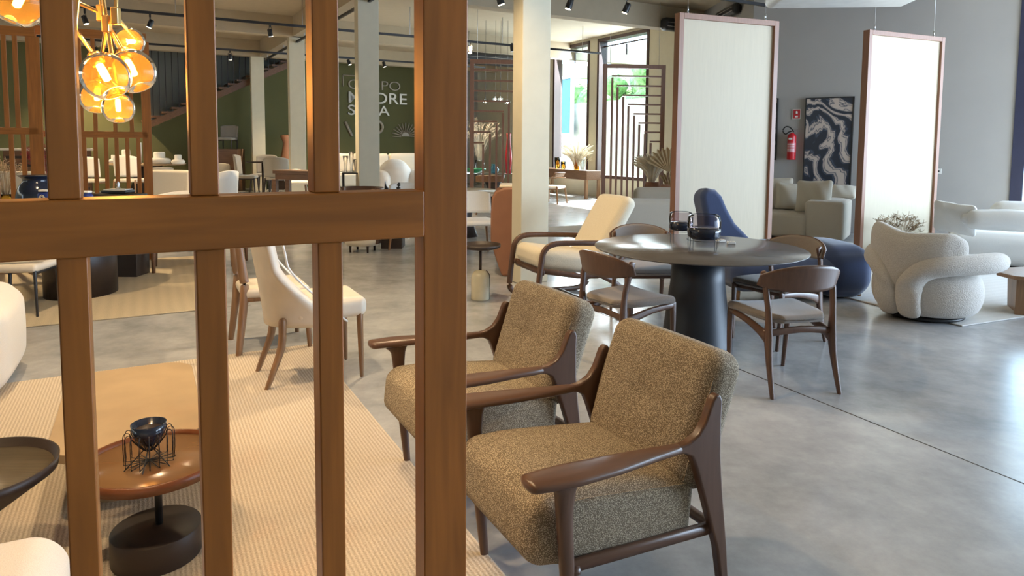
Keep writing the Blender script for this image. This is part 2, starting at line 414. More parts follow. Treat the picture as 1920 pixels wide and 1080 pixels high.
# window wall
UW = WD
def wseg(s0, s1, z0, z1, nm='wall_window'):
    P0 = WP + UW * s0; P1 = WP + UW * s1
    struct(frame_line(P0, P1, z0, z1, .28, 'wallcream', nm))
uend = (PG + A * tg - WP).length
W1 = (-2.33, -.39); W2 = (0.0, 2.23); ZS, ZT = .56, 4.56
wseg(-uend, W1[0], 0, 4.62); wseg(W1[1], W2[0], 0, 4.62); wseg(W2[1], 3.94, 0, 4.62)
for (a_, b_) in (W1, W2):
    wseg(a_, b_, 0, ZS); wseg(a_, b_, ZT, 4.62)
MT['pane'] = glass('window_pane', (.93, .97, .97), .06)
def window(nm, P0, P1, z0, z1, th, frame='winframe', fw=.09, deep=.30, label=None):
    d = P1 - P0; L = d.length; a_ = math.atan2(d.y, d.x)
    m = MB()
    for (c_, s_) in (((fw / 2, deep / 2 - .02, (z0 + z1) / 2), (fw, deep, z1 - z0)), ((L - fw / 2, deep / 2 - .02, (z0 + z1) / 2), (fw, deep, z1 - z0)),
                     ((L / 2, deep / 2 - .02, z0 + fw / 2), (L, deep, fw)), ((L / 2, deep / 2 - .02, z1 - fw / 2), (L, deep, fw))):
        m.box(c_, s_)
    m.box((L / 2, deep * .55, z1 - .22), (L, .03, .035)); m.box((L * .5, deep * .5, z1 - .40), (.03, .03, .3))
    o = m.build(nm, frame); o.location = (P0.x, P0.y, 0); o.rotation_euler = (0, 0, a_); struct(o)
    if label: o['label'] = label
    g = MB(); g.box((L / 2, deep * .7, (z0 + z1) / 2), (L - fw * 2, .008, z1 - z0 - fw * 2)); q = g.build('glass_pane', 'pane', o); return o
window('window_1', WP + UW * W1[0], WP + UW * W1[1], ZS, ZT, .28)
window('window_2', WP + UW * W2[0], WP + UW * W2[1], ZS, ZT, .28)
Q0 = WP + UW * 3.94; Q1 = Vector((4.56, 13.2, 0)); GD = Vector((.788, -.616, 0)).normalized(); 
struct(frame_line(Q0, Q1, 0, 4.62, .2, 'wallgrey', 'wall_return'))
Q2 = Vector((7.80, 10.68, 0)); Q3 = Vector((10.2, 10.68 - 2.4 * .616 / .788, 0))
struct(frame_line(Q1, Q2, 0, 4.62, .2, 'wallgrey', 'wall_right'))
struct(frame_line(Q2, Q3, 0, .25, .2, 'wallgrey', 'wall_right')); 
window('window_3', Q2, Q3, .25, 4.6, .2, 'navytrim', .16, .34)
# right glazed side (outside the frame to the right) and back wall
m = MB()
for y_ in (8.8, 5.8, 2.8, -.16): m.box((10.2, y_, 2.31), (.18, .18, 4.62))
m.box((10.2, 4.3, .1), (.16, 9.0, .2)); m.box((10.2, 4.3, 4.3), (.16, 9.0, .62)); o = m.build('window_4', 'winframe'); struct(o)
m = MB(); m.box((-4.3, -6.6, 2.31), (29, .2, 4.62)); struct(m.build('wall_back', 'wallcream'))
m = MB(); m.box((10.2, -3.4, 2.31), (.2, 6.3, 4.62)); struct(m.build('wall_side', 'wallcream'))
FE = PG + A * tg
cpoly = [(-19.5, -6.7), (10.3, -6.7), (10.3, Q3.y + .1), (Q2.x + .12, Q2.y + .16), (Q1.x + .1, Q1.y + .2), (Q0.x + .25, Q0.y + .1), (FE.x + .25, FE.y + .1), ((PG - A * 13).x, (PG - A * 13).y)]
cpoly.append((-19.5, cpoly[-1][1]))
m = MB(); m.prism(cpoly, 4.62, 4.8, 'z'); struct(m.build('ceiling', 'ceil'))
# floor joints
def joint(P0, P1):
    d = P1 - P0; L = d.length; m = MB(); m.box((L / 2, 0, .0006), (L, .007, .0012)); o = m.build('floor_joint', 'basebrown'); o.location = (P0.x, P0.y, 0); o.rotation_euler = (0, 0, math.atan2(d.y, d.x)); struct(o)
j0, j1 = G(1366, 684), G(1920, 907); jd = (j1 - j0).normalized(); joint(j0 - jd * 3.0, j1 + jd * 2)
j2 = G(1040, 440); joint(j2 - jd * 3, j2 + jd * 3.2)
jn = Vector((-jd.y, jd.x, 0)); k0 = G(60, 605); joint(G(60, 603), G(470, 572))
# outside: garden wall, hedge, ground
GW = MB(); o0 = WP + A * 3.2; 
MT['gwall'] = plain('garden_wall_render', lin((214, 212, 204)), .9, noise=.2, nscale=3)
MT['leaf'] = fabric('hedge_leaves', lin((70, 120, 60)), lin((160, 200, 130)), 6, blend=.7, bs=1, bd=.1)
MT['ground'] = plain('paving', lin((180, 176, 168)), .9, noise=.1)
o = frame_line(o0 + UW * -9, o0 + UW * 9, 0, 3.1, .25, 'gwall', 'garden_wall'); struct(o)
m = MB(); m.box((0, 0, -.05), (5, 24, .1)); o = m.build('ground_outside', 'ground'); o.location = WP + A * 2.8 ; o.rotation_euler = (0, 0, AN); struct(o)
m = MB()
for i in range(60):
    c_ = o0 + UW * random.uniform(-8, 6) + A * random.uniform(.7, 2.0); r_ = random.uniform(.35, .8)
    vs_ = []; mm = MB(); mm.lathe([(r_ * math.sin(k / 7 * PI) * random.uniform(.8, 1.15), -r_ * math.cos(k / 7 * PI)) for k in range(8)], 9, (0, 0, 0))
    m.add(mm.v, mm.f, True, Matrix.Translation((c_.x, c_.y, random.uniform(2.6, 4.3))) @ Matrix.Rotation(random.random() * 3, 4, 'X'))
hd = m.build('hedge', 'leaf'); tag(hd, 'bright green hedge foliage seen outside above the garden wall', 'hedge', kind='stuff')
tw = thing('neighbour_window', 'pale framed window of the building outside, seen through the left window', 'window', (0, 0, 0))
pw = onplane(1062, 150, o0 - A * .3, A); tw.location = (pw.x, pw.y, 3.0); tw.rotation_euler = (0, 0, AN - PI / 2)
m = MB(); 
for c_, s_ in (((-.42, 0, 0), (.12, .1, 2.3)), ((.42, 0, 0), (.12, .1, 2.3)), ((0, 0, 1.1), (.9, .1, .12)), ((0, 0, -1.1), (.9, .1, .12))): m.box(c_, s_)
m.build('frame', 'white', tw); m = MB(); m.box((0, .02, 0), (.72, .03, 2.1)); m.build('pane', 'teal', tw)

# ------------------------------------------------------------------ ceiling tracks and spots
def track(label, P, d, t0, t1, z=3.95):
    a_ = math.atan2(d.y, d.x); m = MB(); L = t1 - t0; m.box((L / 2, 0, 0), (L, .045, .05)); P0 = P + d * t0
    r = thing('lighting_track', label, 'lighting track', (P0.x, P0.y, z), a_)
    m.build('rail', 'black', r)
    k = .6
    while k < L:
        q = MB(); q.box((k, 0, (4.62 - z) / 2), (.012, .012, 4.62 - z - .03)); q.build('hanger', 'steel', r); k += 2.4
T1 = Vector((-6.0, 13.7, 0)); T2 = Vector((-7.86, 18.1, 0)); TR = Vector((-3.5, 13.95, 0)); T4 = Vector((4.1, 11.9, 0))
track('black lighting track crossing the ceiling between the second and third columns', T1, A, -6, 9.6)
track('black lighting track hanging before the green stair wall', T2, A, -6, 8)
track('black lighting track running away along the row of columns', TR, B, -2.4, 8.2, 4.02)
track('black lighting track above the two hanging fabric panels', T4, A, -5.6, .62)
def spot(px, py, P, d, label, lit=True, s=1.0):
    # where the sight line comes nearest the track line
    k = (px - 960) / 1280; t_ = (k * P.y - P.x) / (d.x - k * d.y); q = P + d * t_
    zt = 3.95; pos = D(px, py, q.y)
    r = thing('track_spotlight', label, 'spotlight', (q.x, q.y, pos.z), random.uniform(0, 6), 'ceiling track spotlights')
    tl = Matrix.Rotation(random.choice((.25, .4, -.3)), 4, 'X'); m = MB(); m.lathe([(.0, .085), (.035, .085), (.045, .07), (.05, -.06), (.05, -.07)], 16, M=tl); m.build('housing', 'black', r)
    m = MB(); m.lathe([(.0, -.074), (.042, -.074), (.043, -.066)], 16, M=tl); m.build('lens', 'lens', r)
    m = MB(); h_ = max(.06, zt - pos.z - .03)
    m.tube([(.058, 0, 0), (.058, 0, .08), (0, 0, .12), (-.058, 0, .08), (-.058, 0, 0)], .006, 6, smooth=2); m.box((0, 0, .12 + (h_ - .12) / 2 if h_ > .13 else .12), (.03, .03, max(.03, h_ - .12))); m.build('bracket', 'black', r)
SP = [(290, 45, T1, A, 'black track spotlight right of the amber chandelier, above the tall lattice screen'),
 (170, 38, T1, A, 'glowing track spotlight just left of the amber chandelier rods'),
 (406, 53, T1, A, 'glowing track spotlight beside the second foreground post'),
 (511, 62, T1, A, 'black track spotlight between the second and third foreground posts, upper track'),
 (436, 107, T2, A, 'black track spotlight in front of the stair balusters'),
 (186, 95, T2, A, 'glowing track spotlight behind the amber chandelier globes'),
 (277, 102, T2, A, 'small track spotlight at the right end of the lattice screen top'),
 (656, 117, T2, A, 'glowing track spotlight above the letter G of the wall sign'),
 (721, 121, T2, A, 'black track spotlight above the last letters of the wall sign'),
 (958, 91, T1, A, 'track spotlight just left of the nearest column'),
 (880, 94, T1, A, 'track spotlight at the right edge of the wide foreground post'),
 (935, -1, T4 - A * 1.2, A, 'track spotlight cut by the top edge left of the nearest column'),
 (1063, 8, T4, A, 'round lit track spotlight just right of the nearest column'),
 (1168, 16, T4, A, 'black track spotlight above the right hand far window')]
for (x, y, P, d, l) in SP: spot(x, y, P, d, l)
# air conditioners
def ac(label, loc, rz, L, mat, h=.28, d=.24, nm='air_conditioner', hang=False):
    r = thing(nm, label, 'air conditioner', loc, rz); m = MB(); m.rbox((0, 0, 0), (L, d, h), .09, 4, 2); m.build('casing', mat, r)
    m = MB(); m.box((0, -d / 2 - .004, -h * .22), (L * .92, .012, .012)); m.box((0, -d / 2 - .004, .02), (L * .92, .012, .006)); m.build('louver', 'fargrey', r)
    if hang:
        for x in (-L * .35, L * .35): m = MB(); m.tube([(x, 0, h * .4), (x, 0, 4.62 - loc[2])], .008, 6, smooth=1, cap=False); m.build('hanger_rod', 'steel', r)
q = D(1580, -6, 8.7); ac('white air conditioner at the top edge over the grey wall', (q.x, q.y, q.z + .07), math.atan2(-.45, .9) + .35, 1.75, 'plastic', .3, .7, hang=True)
pb_ = col[1][0] - B * .28; q = onplane(1274, 48, pb_, B); ac('black air conditioner unit left of the larger hanging panel', (q.x, q.y, q.z), AN, 1.0, 'black')
rd_ = (Q1 - Q0).normalized(); q = onplane(1365, 24, Q0 - Vector((-rd_.y, rd_.x, 0)) * .1, Vector((-rd_.y, rd_.x, 0))); ac('black equipment box on the wall above the larger hanging panel', (q.x, q.y, q.z), math.atan2(rd_.y, rd_.x), 1.1, 'black', .22, .2, 'wall_speaker')
q = D(925, 112, 19.5); ac('black ceiling air conditioner behind the slatted divider near the wide post', (q.x, q.y, q.z), AN, 2.2, 'black', .3, .5, hang=True)

# ------------------------------------------------------------------ green wall: lettering, stair
WPg = PG - B * .012; WN = -B
def wallpt(x, y): return onplane(x, y, WPg, WN)
sg = thing('wall_sign', 'grey and silver lettering and emblems mounted on the dark green wall', 'sign', (0, 0, 0))
def word(body, x0, x1, y0, y1, mat, bold, nm='word'):
    p0 = wallpt(x0, y1); p1 = wallpt(x1, y1); pt = wallpt(x0, y0)
    cu = bpy.data.curves.new(nm, 'FONT'); cu.body = body; cu.extrude = .02; cu.offset = bold; cu.size = 1
    o = bpy.data.objects.new(nm, cu); C.objects.link(o); bpy.context.view_layer.update()
    hh = (pt.z - p0.z); ww = (p1 - p0).length; dx, dy = o.dimensions.x, o.dimensions.y
    o.scale = (ww / dx, hh / .70, 1); cu.materials.append(MT[mat]); o.parent = sg
    o.location = (p0.x - .02 * B.x, p0.y - .02 * B.y, p0.z); o.rotation_euler = (PI / 2, 0, AN); bpy.context.view_layer.update()
    me = bpy.data.meshes.new_from_object(o.evaluated_get(bpy.context.evaluated_depsgraph_get())); q = bpy.data.objects.new(nm, me); C.objects.link(q)
    q.parent = sg; q.location = o.location; q.rotation_euler = o.rotation_euler; q.scale = o.scale; bpy.data.objects.remove(o); return q
MT['silver'] = plain('silver_letters', lin((176, 168, 156)), .35, .3)
word('GRUPO', 651, 748, 148, 166, 'signgrey', -.012); word('MADRE', 651, 760, 171, 192, 'silver', .006); word('SILVA', 651, 729, 196, 215, 'silver', .006)
def wbar(x0, y0, x1, y1, w_, mat, nm, parent=sg):
    a_, b_ = wallpt(x0, y0), wallpt(x1, y1); m = MB(); m.tube([a_ - B * .015, b_ - B * .015], w_, 4, smooth=1, cap=False); return m.build(nm, mat, parent)
wbar(643, 162, 643, 141, .02, 'signgrey', 'corner_line'); wbar(643, 141, 690, 143.5, .02, 'signgrey', 'corner_line')
wbar(647, 228, 660, 255, .06, 'silver', 'slash'); 
cc = wallpt(706, 238); m = MB(); m.tube([(.22 * math.cos(k * PI / 8), 0, .22 * math.sin(k * PI / 8)) for k in range(16)], .05, 6, up=(0, 1, 0), smooth=1, closed=True, M=Matrix.Translation(cc - B * .03) @ Matrix.Rotation(AN, 4, 'Z')); m.build('ring', 'signgrey', sg)
for k in range(13):
    a_ = PI * k / 12; ln = 26 if k not in (0, 12) else 24
    wbar(760 - 8 * math.cos(a_), 256 - 8 * math.sin(a_), 760 - ln * math.cos(a_), 256 - ln * math.sin(a_), .022, 'signgrey', 'ray')
c0 = wallpt(760, 256); m = MB(); m.prism([(.15 * math.cos(PI * k / 10), .15 * math.sin(PI * k / 10)) for k in range(11)], -.02, .02, 'y', Matrix.Translation(c0 - B * .02) @ Matrix.Rotation(AN, 4, 'Z')); m.build('half_disc', 'signgrey', sg)
# staircase going up to the right along the green wall
st = thing('staircase', 'dark timber staircase climbing right along the green wall', 'staircase', (0, 0, 0))
s0 = wallpt(268, 232); s1 = wallpt(548, 112); dS = V3(s1 - s0, 0); LS = dS.length; hS = s1.z - s0.z
SM = Matrix.Translation((s0.x - B.x * .1, s0.y - B.y * .1, s0.z)) @ Matrix.Rotation(AN, 4, 'Z')
MT['stairwall'] = plain('stairwell_panelling', lin((104, 108, 104)), .7, noise=.05, nscale=1)
m = MB(); m.prism([(0, 0), (LS, hS), (LS, 4.62 - s0.z), (0, 4.62 - s0.z)], -.06, .0, 'y', SM @ Matrix.Translation((0, .09, 0))); o = m.build('wall_stairwell', 'stairwall'); struct(o)
nst = 17
for k in range(nst):
    m = MB(); m.box(((k + .5) * LS / nst, -.45, (k + .5) * hS / nst), (LS / nst + .1, .9, .06), SM); m.build('tread', 'brown', st)
m = MB(); m.prism([(0, -.22), (LS, hS - .22), (LS, hS - .02), (0, -.02)], -.95, -.90, 'y', SM); m.build('stringer', 'brown', st)
for k in range(26):
    t_ = (k + .5) / 26; zb = t_ * hS; m = MB(); m.box((t_ * LS, -.88, (zb + 4.2 - s0.z) / 2), (.022, .022, 4.2 - s0.z - zb), SM); m.build('baluster', 'black', st)

# ================================================================== FOREGROUND PARTITION
# local frame: X along SA, Y along SB (away), origin on the floor under the wide post
def partition():
    P0 = D(795, 400, 1.12); o0 = Vector((P0.x, P0.y, 0))
    r = thing('wooden_partition', 'honey brown slatted wooden partition in the immediate foreground, posts and one thick crosspiece', 'room divider', o0, AS)
    Y = SB; inv = Matrix.Translation(o0) @ Matrix.Rotation(AS, 4, 'Z'); inv = inv.inverted()
    def lx(px, py):       # distance along the front face at which the photo shows px
        q = inv @ onplane(px, py, o0, SB); return q.x, q.z
    def post(pxl, pxr, py, z0, z1, dep, name='post', dy=0):
        a_, b_ = lx(pxl, py)[0], lx(pxr, py)[0]; m = MB(); m.box(((a_ + b_) / 2, dep / 2 + dy, (z0 + z1) / 2), (b_ - a_, dep, z1 - z0))
        m.build(name, 'screen', r, .0025)
    zt = lx(797, 357)[1]; zb = lx(797, 443.7)[1]
    post(795, 876, 540, 0, 2.9, .046, 'end_post')
    dl = .0
    m = MB(); x1 = lx(795, 400)[0]; m.box((x1 / 2 - 1.05, .024 + dl, (zt + zb) / 2), (abs(x1) + 2.1, .058, zt - zb)); m.build('crossbar', 'screenh', r, .003)
    post(588, 638, 180, zt, 2.9, .046, dy=.006); post(601, 647, 700, .02, zb, .046, dy=.006)
    post(353, 408, 180, zt, 2.9, .046, dy=.006); post(375, 431, 760, .02, zb, .046, dy=.006)
    post(80, 144, 180, zt, 2.9, .046, dy=.006); post(116, 175, 760, .02, zb, .046, dy=.006)
    post(-260, -190, 180, zt, 2.9, .046, dy=.006); post(-200, -140, 760, .02, zb, .046, dy=.006)
    m = MB(); m.box((-1.05, .024, 2.93), (2.25, .05, .06)); m.build('top_rail', 'screenh', r, .003)
    m = MB(); m.box((-1.05, .024, .03), (2.1, .05, .06)); m.build('bottom_rail', 'screenh', r, .003)
    return r
partition()

# ================================================================== RUGS
def rug(label, c0, u, v, lu, lv, mat, h=.012, border=None):
    a_ = math.atan2(u.y, u.x); m = MB(); sgn = 1 if (u.x * v.y - u.y * v.x) > 0 else -1
    m.rbox((lu / 2, sgn * lv / 2, h / 2), (lu, lv, h), .005, 2, 2)
    o = m.build('rug', mat); o.location = (c0.x, c0.y, 0.001); o.rotation_euler = (0, 0, a_); tag(o, label, 'rug'); return o
rug('large ribbed sand coloured rug under the low tables and cream leather chair', Vector((-1.486, 5.02, 0)), -SA, -SB, 4.2, 3.9, 'rug')
c_ = G(412, 579); rug('flat beige rug farther back under the dark pedestal dining table', c_, -SA, SB, 4.6, 3.2, 'rugflat')
c_ = G(1804, 613); d_ = (G(1554, 551) - c_).normalized(); e_ = Vector((d_.y, -d_.x, 0))
rug('pale grey rug under the swivel armchair and pale sofa at right', c_, d_, e_, 4.2, 3.4, 'rugpale')
c_ = G(1002, 428); rug('grey beige rug on the far floor behind the cream lounge chair', c_ , jd, jn, 2.6, 3.0, 'rugpale')

# ================================================================== TWEED ARMCHAIRS
def tweed_chair(label, loc, rz):
    r = thing('armchair', label, 'armchair', loc, rz, 'brown tweed armchairs')
    W = .30
    tilt = Matrix.Translation((0, .02, .385)) @ Matrix.Rotation(math.radians(6.5), 4, 'X')
    m = MB()
    def seatfn(p):
        p.z += .012 * (1 - (p.x / .27) ** 2) * (1 if p.z > 0 else 0)
        k = max(0, p.y - .12) / .19; p.z *= 1 - .16 * k * k
        return p
    m.rbox((0, .004, -.026), (.545, .635, .232), .062, 5, 6, .006, tilt, seatfn)
    s_ = m.build('seat_cushion', 'tweed', r)
    q = MB(); zz = .072
    for sx in (-1, 1): q.tube([(sx * .266, -.28, .066), (sx * .268, 0, .070), (sx * .266, .18, .066), (sx * .262, .27, .03), (sx * .262, .295, -.03), (sx * .262, .27, -.09)], .0032, 6, M=tilt)
    q.build('seam', 'tweed', s_)
    # back cushion
    bt = Matrix.Translation((0, -.345, .605)) @ Matrix.Rotation(math.radians(19), 4, 'X')
    m = MB()
    def backfn(p):
        p.y += .012 * math.cos(p.x / .28 * PI / 2) * (1 if p.y > 0 else -1)
        d_ = math.hypot(p.x, p.z + .0); 
        if p.y > 0: p.y -= .012 * math.exp(-(d_ / .05) ** 2) + .003 * (math.exp(-(p.x / .006) ** 2) + math.exp(-(p.z / .006) ** 2))
        p.x *= 1 + .02 * (p.z / .25)
        return p
    m.rbox((0, 0, 0), (.56, .155, .47), .062, 5, 24, .004, bt, backfn)
    b_ = m.build('back_cushion', 'tweed', r)
    q = MB()
    for sx in (-1, 1): q.tube([(sx * .262, .052, -.2), (sx * .268, .058, 0), (sx * .268, .052, .16), (sx * .235, .047, .218), (0, .05, .232)], .003, 6, M=bt)
    q.build('seam', 'tweed', b_)
    for sx in (-1, 1):
        # front post
        m = MB(); m.tube([(sx * (W - .015), .215, 0), (sx * (W - .003), .235, .25), (sx * W, .25, .45), (sx * (W + .004), .252, .535), (sx * (W + .008), .255, .565)], [(.012, .015), (.017, .022), (.018, .026), (.02, .034), (.026, .055)], 14, up=(0, 1, 0), smooth=3, sq=2.6)
        m.build('front_leg', 'walnut', r)
        # rear post with its sweep into the arm
        out = [(-.40, 0), (-.372, 0), (-.335, .20), (-.268, .40), (-.232, .50), (-.215, .535), (-.185, .552), (-.15, .556), (-.15, .580), (-.20, .586), (-.24, .606), (-.268, .64), (-.283, .675), (-.297, .708), (-.312, .722), (-.330, .720), (-.340, .700), (-.338, .64), (-.340, .52), (-.352, .40), (-.38, .2)]
        m = MB(); m.prism(out, sx * W - .017, sx * W + .017, 'x'); m.build('rear_leg', 'walnut', r, .011, bseg=3)
        # arm: narrow at the back, paddle in front
        pth = [(sx * W, -.17, .568), (sx * (W + .002), -.05, .572), (sx * (W + .01), .10, .578), (sx * (W + .016), .25, .585), (sx * (W + .012), .372, .587)]
        m = MB(); m.tube(pth, [(.018, .015), (.033, .0165), (.050, .0175), (.059, .0175), (.046, .0175)], 20, smooth=5, sq=2.5); m.build('armrest', 'walnuty', r)
        m = MB(); m.tube([(sx * (W - .014), .23, .292), (sx * (W - .014), -.335, .262)], (.012, .019), 8, smooth=1, sq=5); m.build('side_rail', 'walnuty', r)
    m = MB(); m.tube([(-W, .21, .28), (W, .21, .28)], (.018, .014), 8, smooth=1, sq=4); m.build('front_rail', 'walnut', r)
    m = MB(); m.tube([(-W, -.345, .26), (W, -.345, .26)], (.018, .014), 8, smooth=1, sq=4); m.build('back_rail', 'walnut', r)
    return r
fr = rz_front(-SA)
CA = Vector((.235, 2.255, 0))
tweed_chair('brown tweed armchair nearest the camera, whole near armrest in view', CA, fr)
tweed_chair('brown tweed armchair behind the nearer one, partly hidden by the wide post', CA + SB * .84, fr)

# ================================================================== DINING TABLE AND ITS CHAIRS
TC = Vector((1.412, 5.114, 0))
r = thing('dining_table', 'round black topped dining table on a thick charcoal pedestal', 'table', TC)
m = MB(); m.lathe([(.0, .722), (.66, .722), (.755, .737), (.777, .743), (.78, .7475), (.778, .75), (0, .75)], 96); m.build('tabletop', 'tabledark', r)
m = MB(); m.lathe([(0, 0), (.262, 0), (.266, .01), (.258, .03), (.20, .50), (.19, .722)], 56); m.build('pedestal', 'tablebase', r)
def dchair(label, loc, rz):
    r = thing('dining_chair', label, 'chair', loc, rz, 'walnut dining chairs at the round table')
    W = .215
    # seat pad: rounded trapezoid, dished
    def sfn(p):
        k = (p.y + .23) / .46; p.x *= .86 + .16 * max(0, min(1, k)); 
        if p.y < -.06: p.x *= 1 - ((-.06 - p.y) / .19) ** 2 * .34
        p.z += -.010 * math.cos(p.x / .24 * PI / 2) * (1 if p.z > 0 else 0) + .03 * max(0, (-.08 - p.y)) - .10 * max(0, p.y - .17)
        return p
    m = MB(); m.rbox((0, -.01, .462), (.48, .49, .058), .028, 4, 8, .004, None, sfn); m.build('seat', 'grey_seat', r)
    for sx in (-1, 1):
        # front leg and side rail in one outline (a)
        m = MB(); m.tube([(sx * (W - .01), .245, 0), (sx * (W + .0), .232, .24), (sx * (W + .002), .226, .385), (sx * (W + .002), .222, .432)], [(.011, .012), (.015, .018), (.016, .024), (.012, .03)], 10, up=(0, 1, 0), smooth=3, sq=3); m.build('front_leg', 'walnut', r)
        m = MB(); m.tube([(sx * (W + .005), .215, .418), (sx * (W + .004), .03, .405), (sx * (W + .004), -.12, .375), (sx * (W + .002), -.21, .345)], [(.011, .018), (.012, .022), (.013, .028), (.014, .04)], 10, smooth=3, sq=3); m.build('side_rail', 'walnuty', r)
        m = MB(); m.tube([(sx * (W + .015), -.305, 0), (sx * (W + .008), -.25, .2), (sx * (W + .004), -.225, .35), (sx * (W + .006), -.222, .5), (sx * (W + .016), -.20, .64), (sx * (W + .018), -.172, .745)],
                         [(.011, .013), (.016, .022), (.017, .033), (.014, .022), (.014, .022), (.012, .028)], 10, up=(0, 1, 0), smooth=3, sq=3); m.build('rear_leg', 'walnut', r)
    m = MB(); m.tube([(-W, -.215, .375), (0, -.225, .395), (W, -.215, .375)], (.010, .022), 8, smooth=3, sq=3); m.build('rear_rail', 'walnut', r)
    m = MB(); m.tube([(-W, .2, .415), (W, .2, .415)], (.010, .016), 8, smooth=1, sq=3); m.build('front_rail', 'walnut', r)
    # curved backrest: wooden shell outside, padded face inside
    def bf(off, grow=0):
        def f(u, v):
            th = (u - .5) * 2.15; e = 1 - abs(2 * u - 1) ** 2.2
            hh = .062 + .105 * e + grow; zc = .70 + .020 * e
            rx, ry = .278 - off, .170 - off
            z = zc + (v - .5) * hh
            k = .015 * (v - .5)
            return (rx * math.sin(th) / math.sin(1.075), -.185 - ry * (math.cos(th) - .47) / .53 * .75 - k * 2, z)
        return f
    m = MB(); m.grid(bf(0), 28, 8, .016); m.build('backrest', 'walnut', r)
    m = MB(); m.grid(bf(.017, -.006), 28, 8, .020); m.build('back_pad', 'grey_seat', r)
    return r
def towards(p): return rz_front(TC - p)
p = Vector((1.735, 4.345, 0)); dchair('walnut dining chair nearest the camera, grey seat, right front of round table', p, math.radians(12))
p = Vector((.81, 4.70, 0)); dchair('walnut dining chair at the left front of the round table, seen from behind', p, math.radians(-58))
p = Vector((2.07, 5.26, 0)); dchair('walnut dining chair behind the round table at right, backing onto the blue chaise', p, math.radians(122))
p = Vector((1.16, 5.86, 0)); dchair('walnut dining chair behind the round table at left, beyond the glass lanterns', p, math.radians(184))

# glass lanterns and small blocks on the table
def lantern(label, loc, R_, hb, nl, zleg):
    r = thing('glass_lantern', label, 'lantern', loc, .4, 'glass lanterns on the dining table')
    z0 = zleg
    m = MB(); m.lathe([(R_ * .4, z0), (R_ * .8, z0 + .004), (R_ * .97, z0 + hb * .14), (R_, z0 + hb * .3), (R_, z0 + hb * .47), (0, z0 + hb * .47)], 40); m.build('filled_base', 'darkglass', r)
    m = MB(); m.lathe([(R_, z0 + hb * .46), (R_, z0 + hb * .75), (R_ * .93, z0 + hb * .94), (R_ * .8, z0 + hb), (R_ * .72, z0 + hb), (R_ * .72, z0 + hb - .004), (R_ * .86, z0 + hb * .92), (R_ * .97, z0 + hb * .7), (R_ * .97, z0 + hb * .47)], 40, cap=False); m.build('glass_bowl', 'smoke', r)
    m = MB()
    for k in range(nl):
        a_ = 2 * PI * k / nl; m.tube([((R_ + .003) * math.cos(a_), (R_ + .003) * math.sin(a_), 0), ((R_ + .003) * math.cos(a_), (R_ + .003) * math.sin(a_), z0 + hb * .38)], .0025, 6, smooth=1)
    m.tube([(R_ * math.cos(k * PI / 12) , R_ * math.sin(k * PI / 12), z0 * .96) for k in range(24)], .0022, 5, smooth=1, closed=True); m.build('wire_stand', 'black', r)
    return r
q = G(1319, 466, .75); lantern('wider two tone glass lantern with navy base, front one of two on the table', (q.x, q.y, .7505), .122, .185, 4, .070)
q = G(1276, 452, .75); lantern('narrower two tone glass lantern at the left, behind the wider one', (q.x, q.y, .7505), .094, .150, 4, .085)
for i, (x, y, a_, l) in enumerate(((1351, 453, .2, 'small pale marked block on the black table, left one'), (1371, 457, -.1, 'small pale marked block on the black table, right one'))):
    q = G(x, y, .75); r = thing('small_box', l, 'box', (q.x, q.y, .7505), a_); m = MB(); m.box((0, 0, .009), (.058, .058, .017)); m.build('box', 'plastic', r, .002)
    m = MB()
    for k in (-1, 0, 1): m.box((k * .014, 0, .0182), (.007, .022, .0008))
    m.build('printed_mark', 'black', r)

# ================================================================== CREAM LOUNGE CHAIR (bentwood frame)
lf = Vector((-.92, -.40, 0)).normalized()
r = thing('lounge_chair', 'cream upholstered lounge chair with dark bent wood arms beside the column', 'lounge chair', (.52, 6.62, 0), rz_front(lf))
def lfn(p):
    return p
m = MB(); m.rbox((0, .10, .40), (.56, .62, .20), .075, 5, 6, .006, Matrix.Rotation(math.radians(0), 4, 'X'), lambda p: Vector((p.x, p.y, p.z + .16 * (p.y + .1) * (1 if p.y > -.1 else .3)))); m.build('seat_cushion', 'cream', r)
m = MB(); m.rbox((0, 0, 0), (.57, .15, .70), .07, 5, 8, .01, Matrix.Translation((0, -.42, .70)) @ Matrix.Rotation(math.radians(32), 4, 'X')); m.build('back_cushion', 'cream', r)
for sx in (-1, 1):
    X = sx * .325
    m = MB(); m.tube([(X, -.52, .56), (X, -.40, .575), (X, .10, .605), (X, .30, .60), (X, .385, .54), (X, .41, .44), (X, .44, .2), (X, .44, .09), (X, .38, .035), (X, .25, .024), (X, -.10, .024), (X, -.34, .03), (X, -.44, .09), (X, -.40, .18), (X, -.2, .29)],
                     (.020, .026), 10, smooth=4, sq=3.2); m.build('bent_arm', 'walnut', r)
    m = MB(); m.tube([(sx * .295, .40, .36), (sx * .295, -.2, .27), (sx * .295, -.5, .45)], (.014, .026), 8, smooth=3, sq=3); m.build('seat_rail', 'walnut', r)
m = MB(); m.tube([(-.3, -.1, .03), (.3, -.1, .03)], (.02, .014), 8, smooth=1, sq=3); m.build('cross_bar', 'walnut', r); m = MB(); m.tube([(-.3, .38, .34), (.3, .38, .34)], (.014, .03), 8, smooth=1, sq=3); m.build('cross_bar', 'walnut', r)

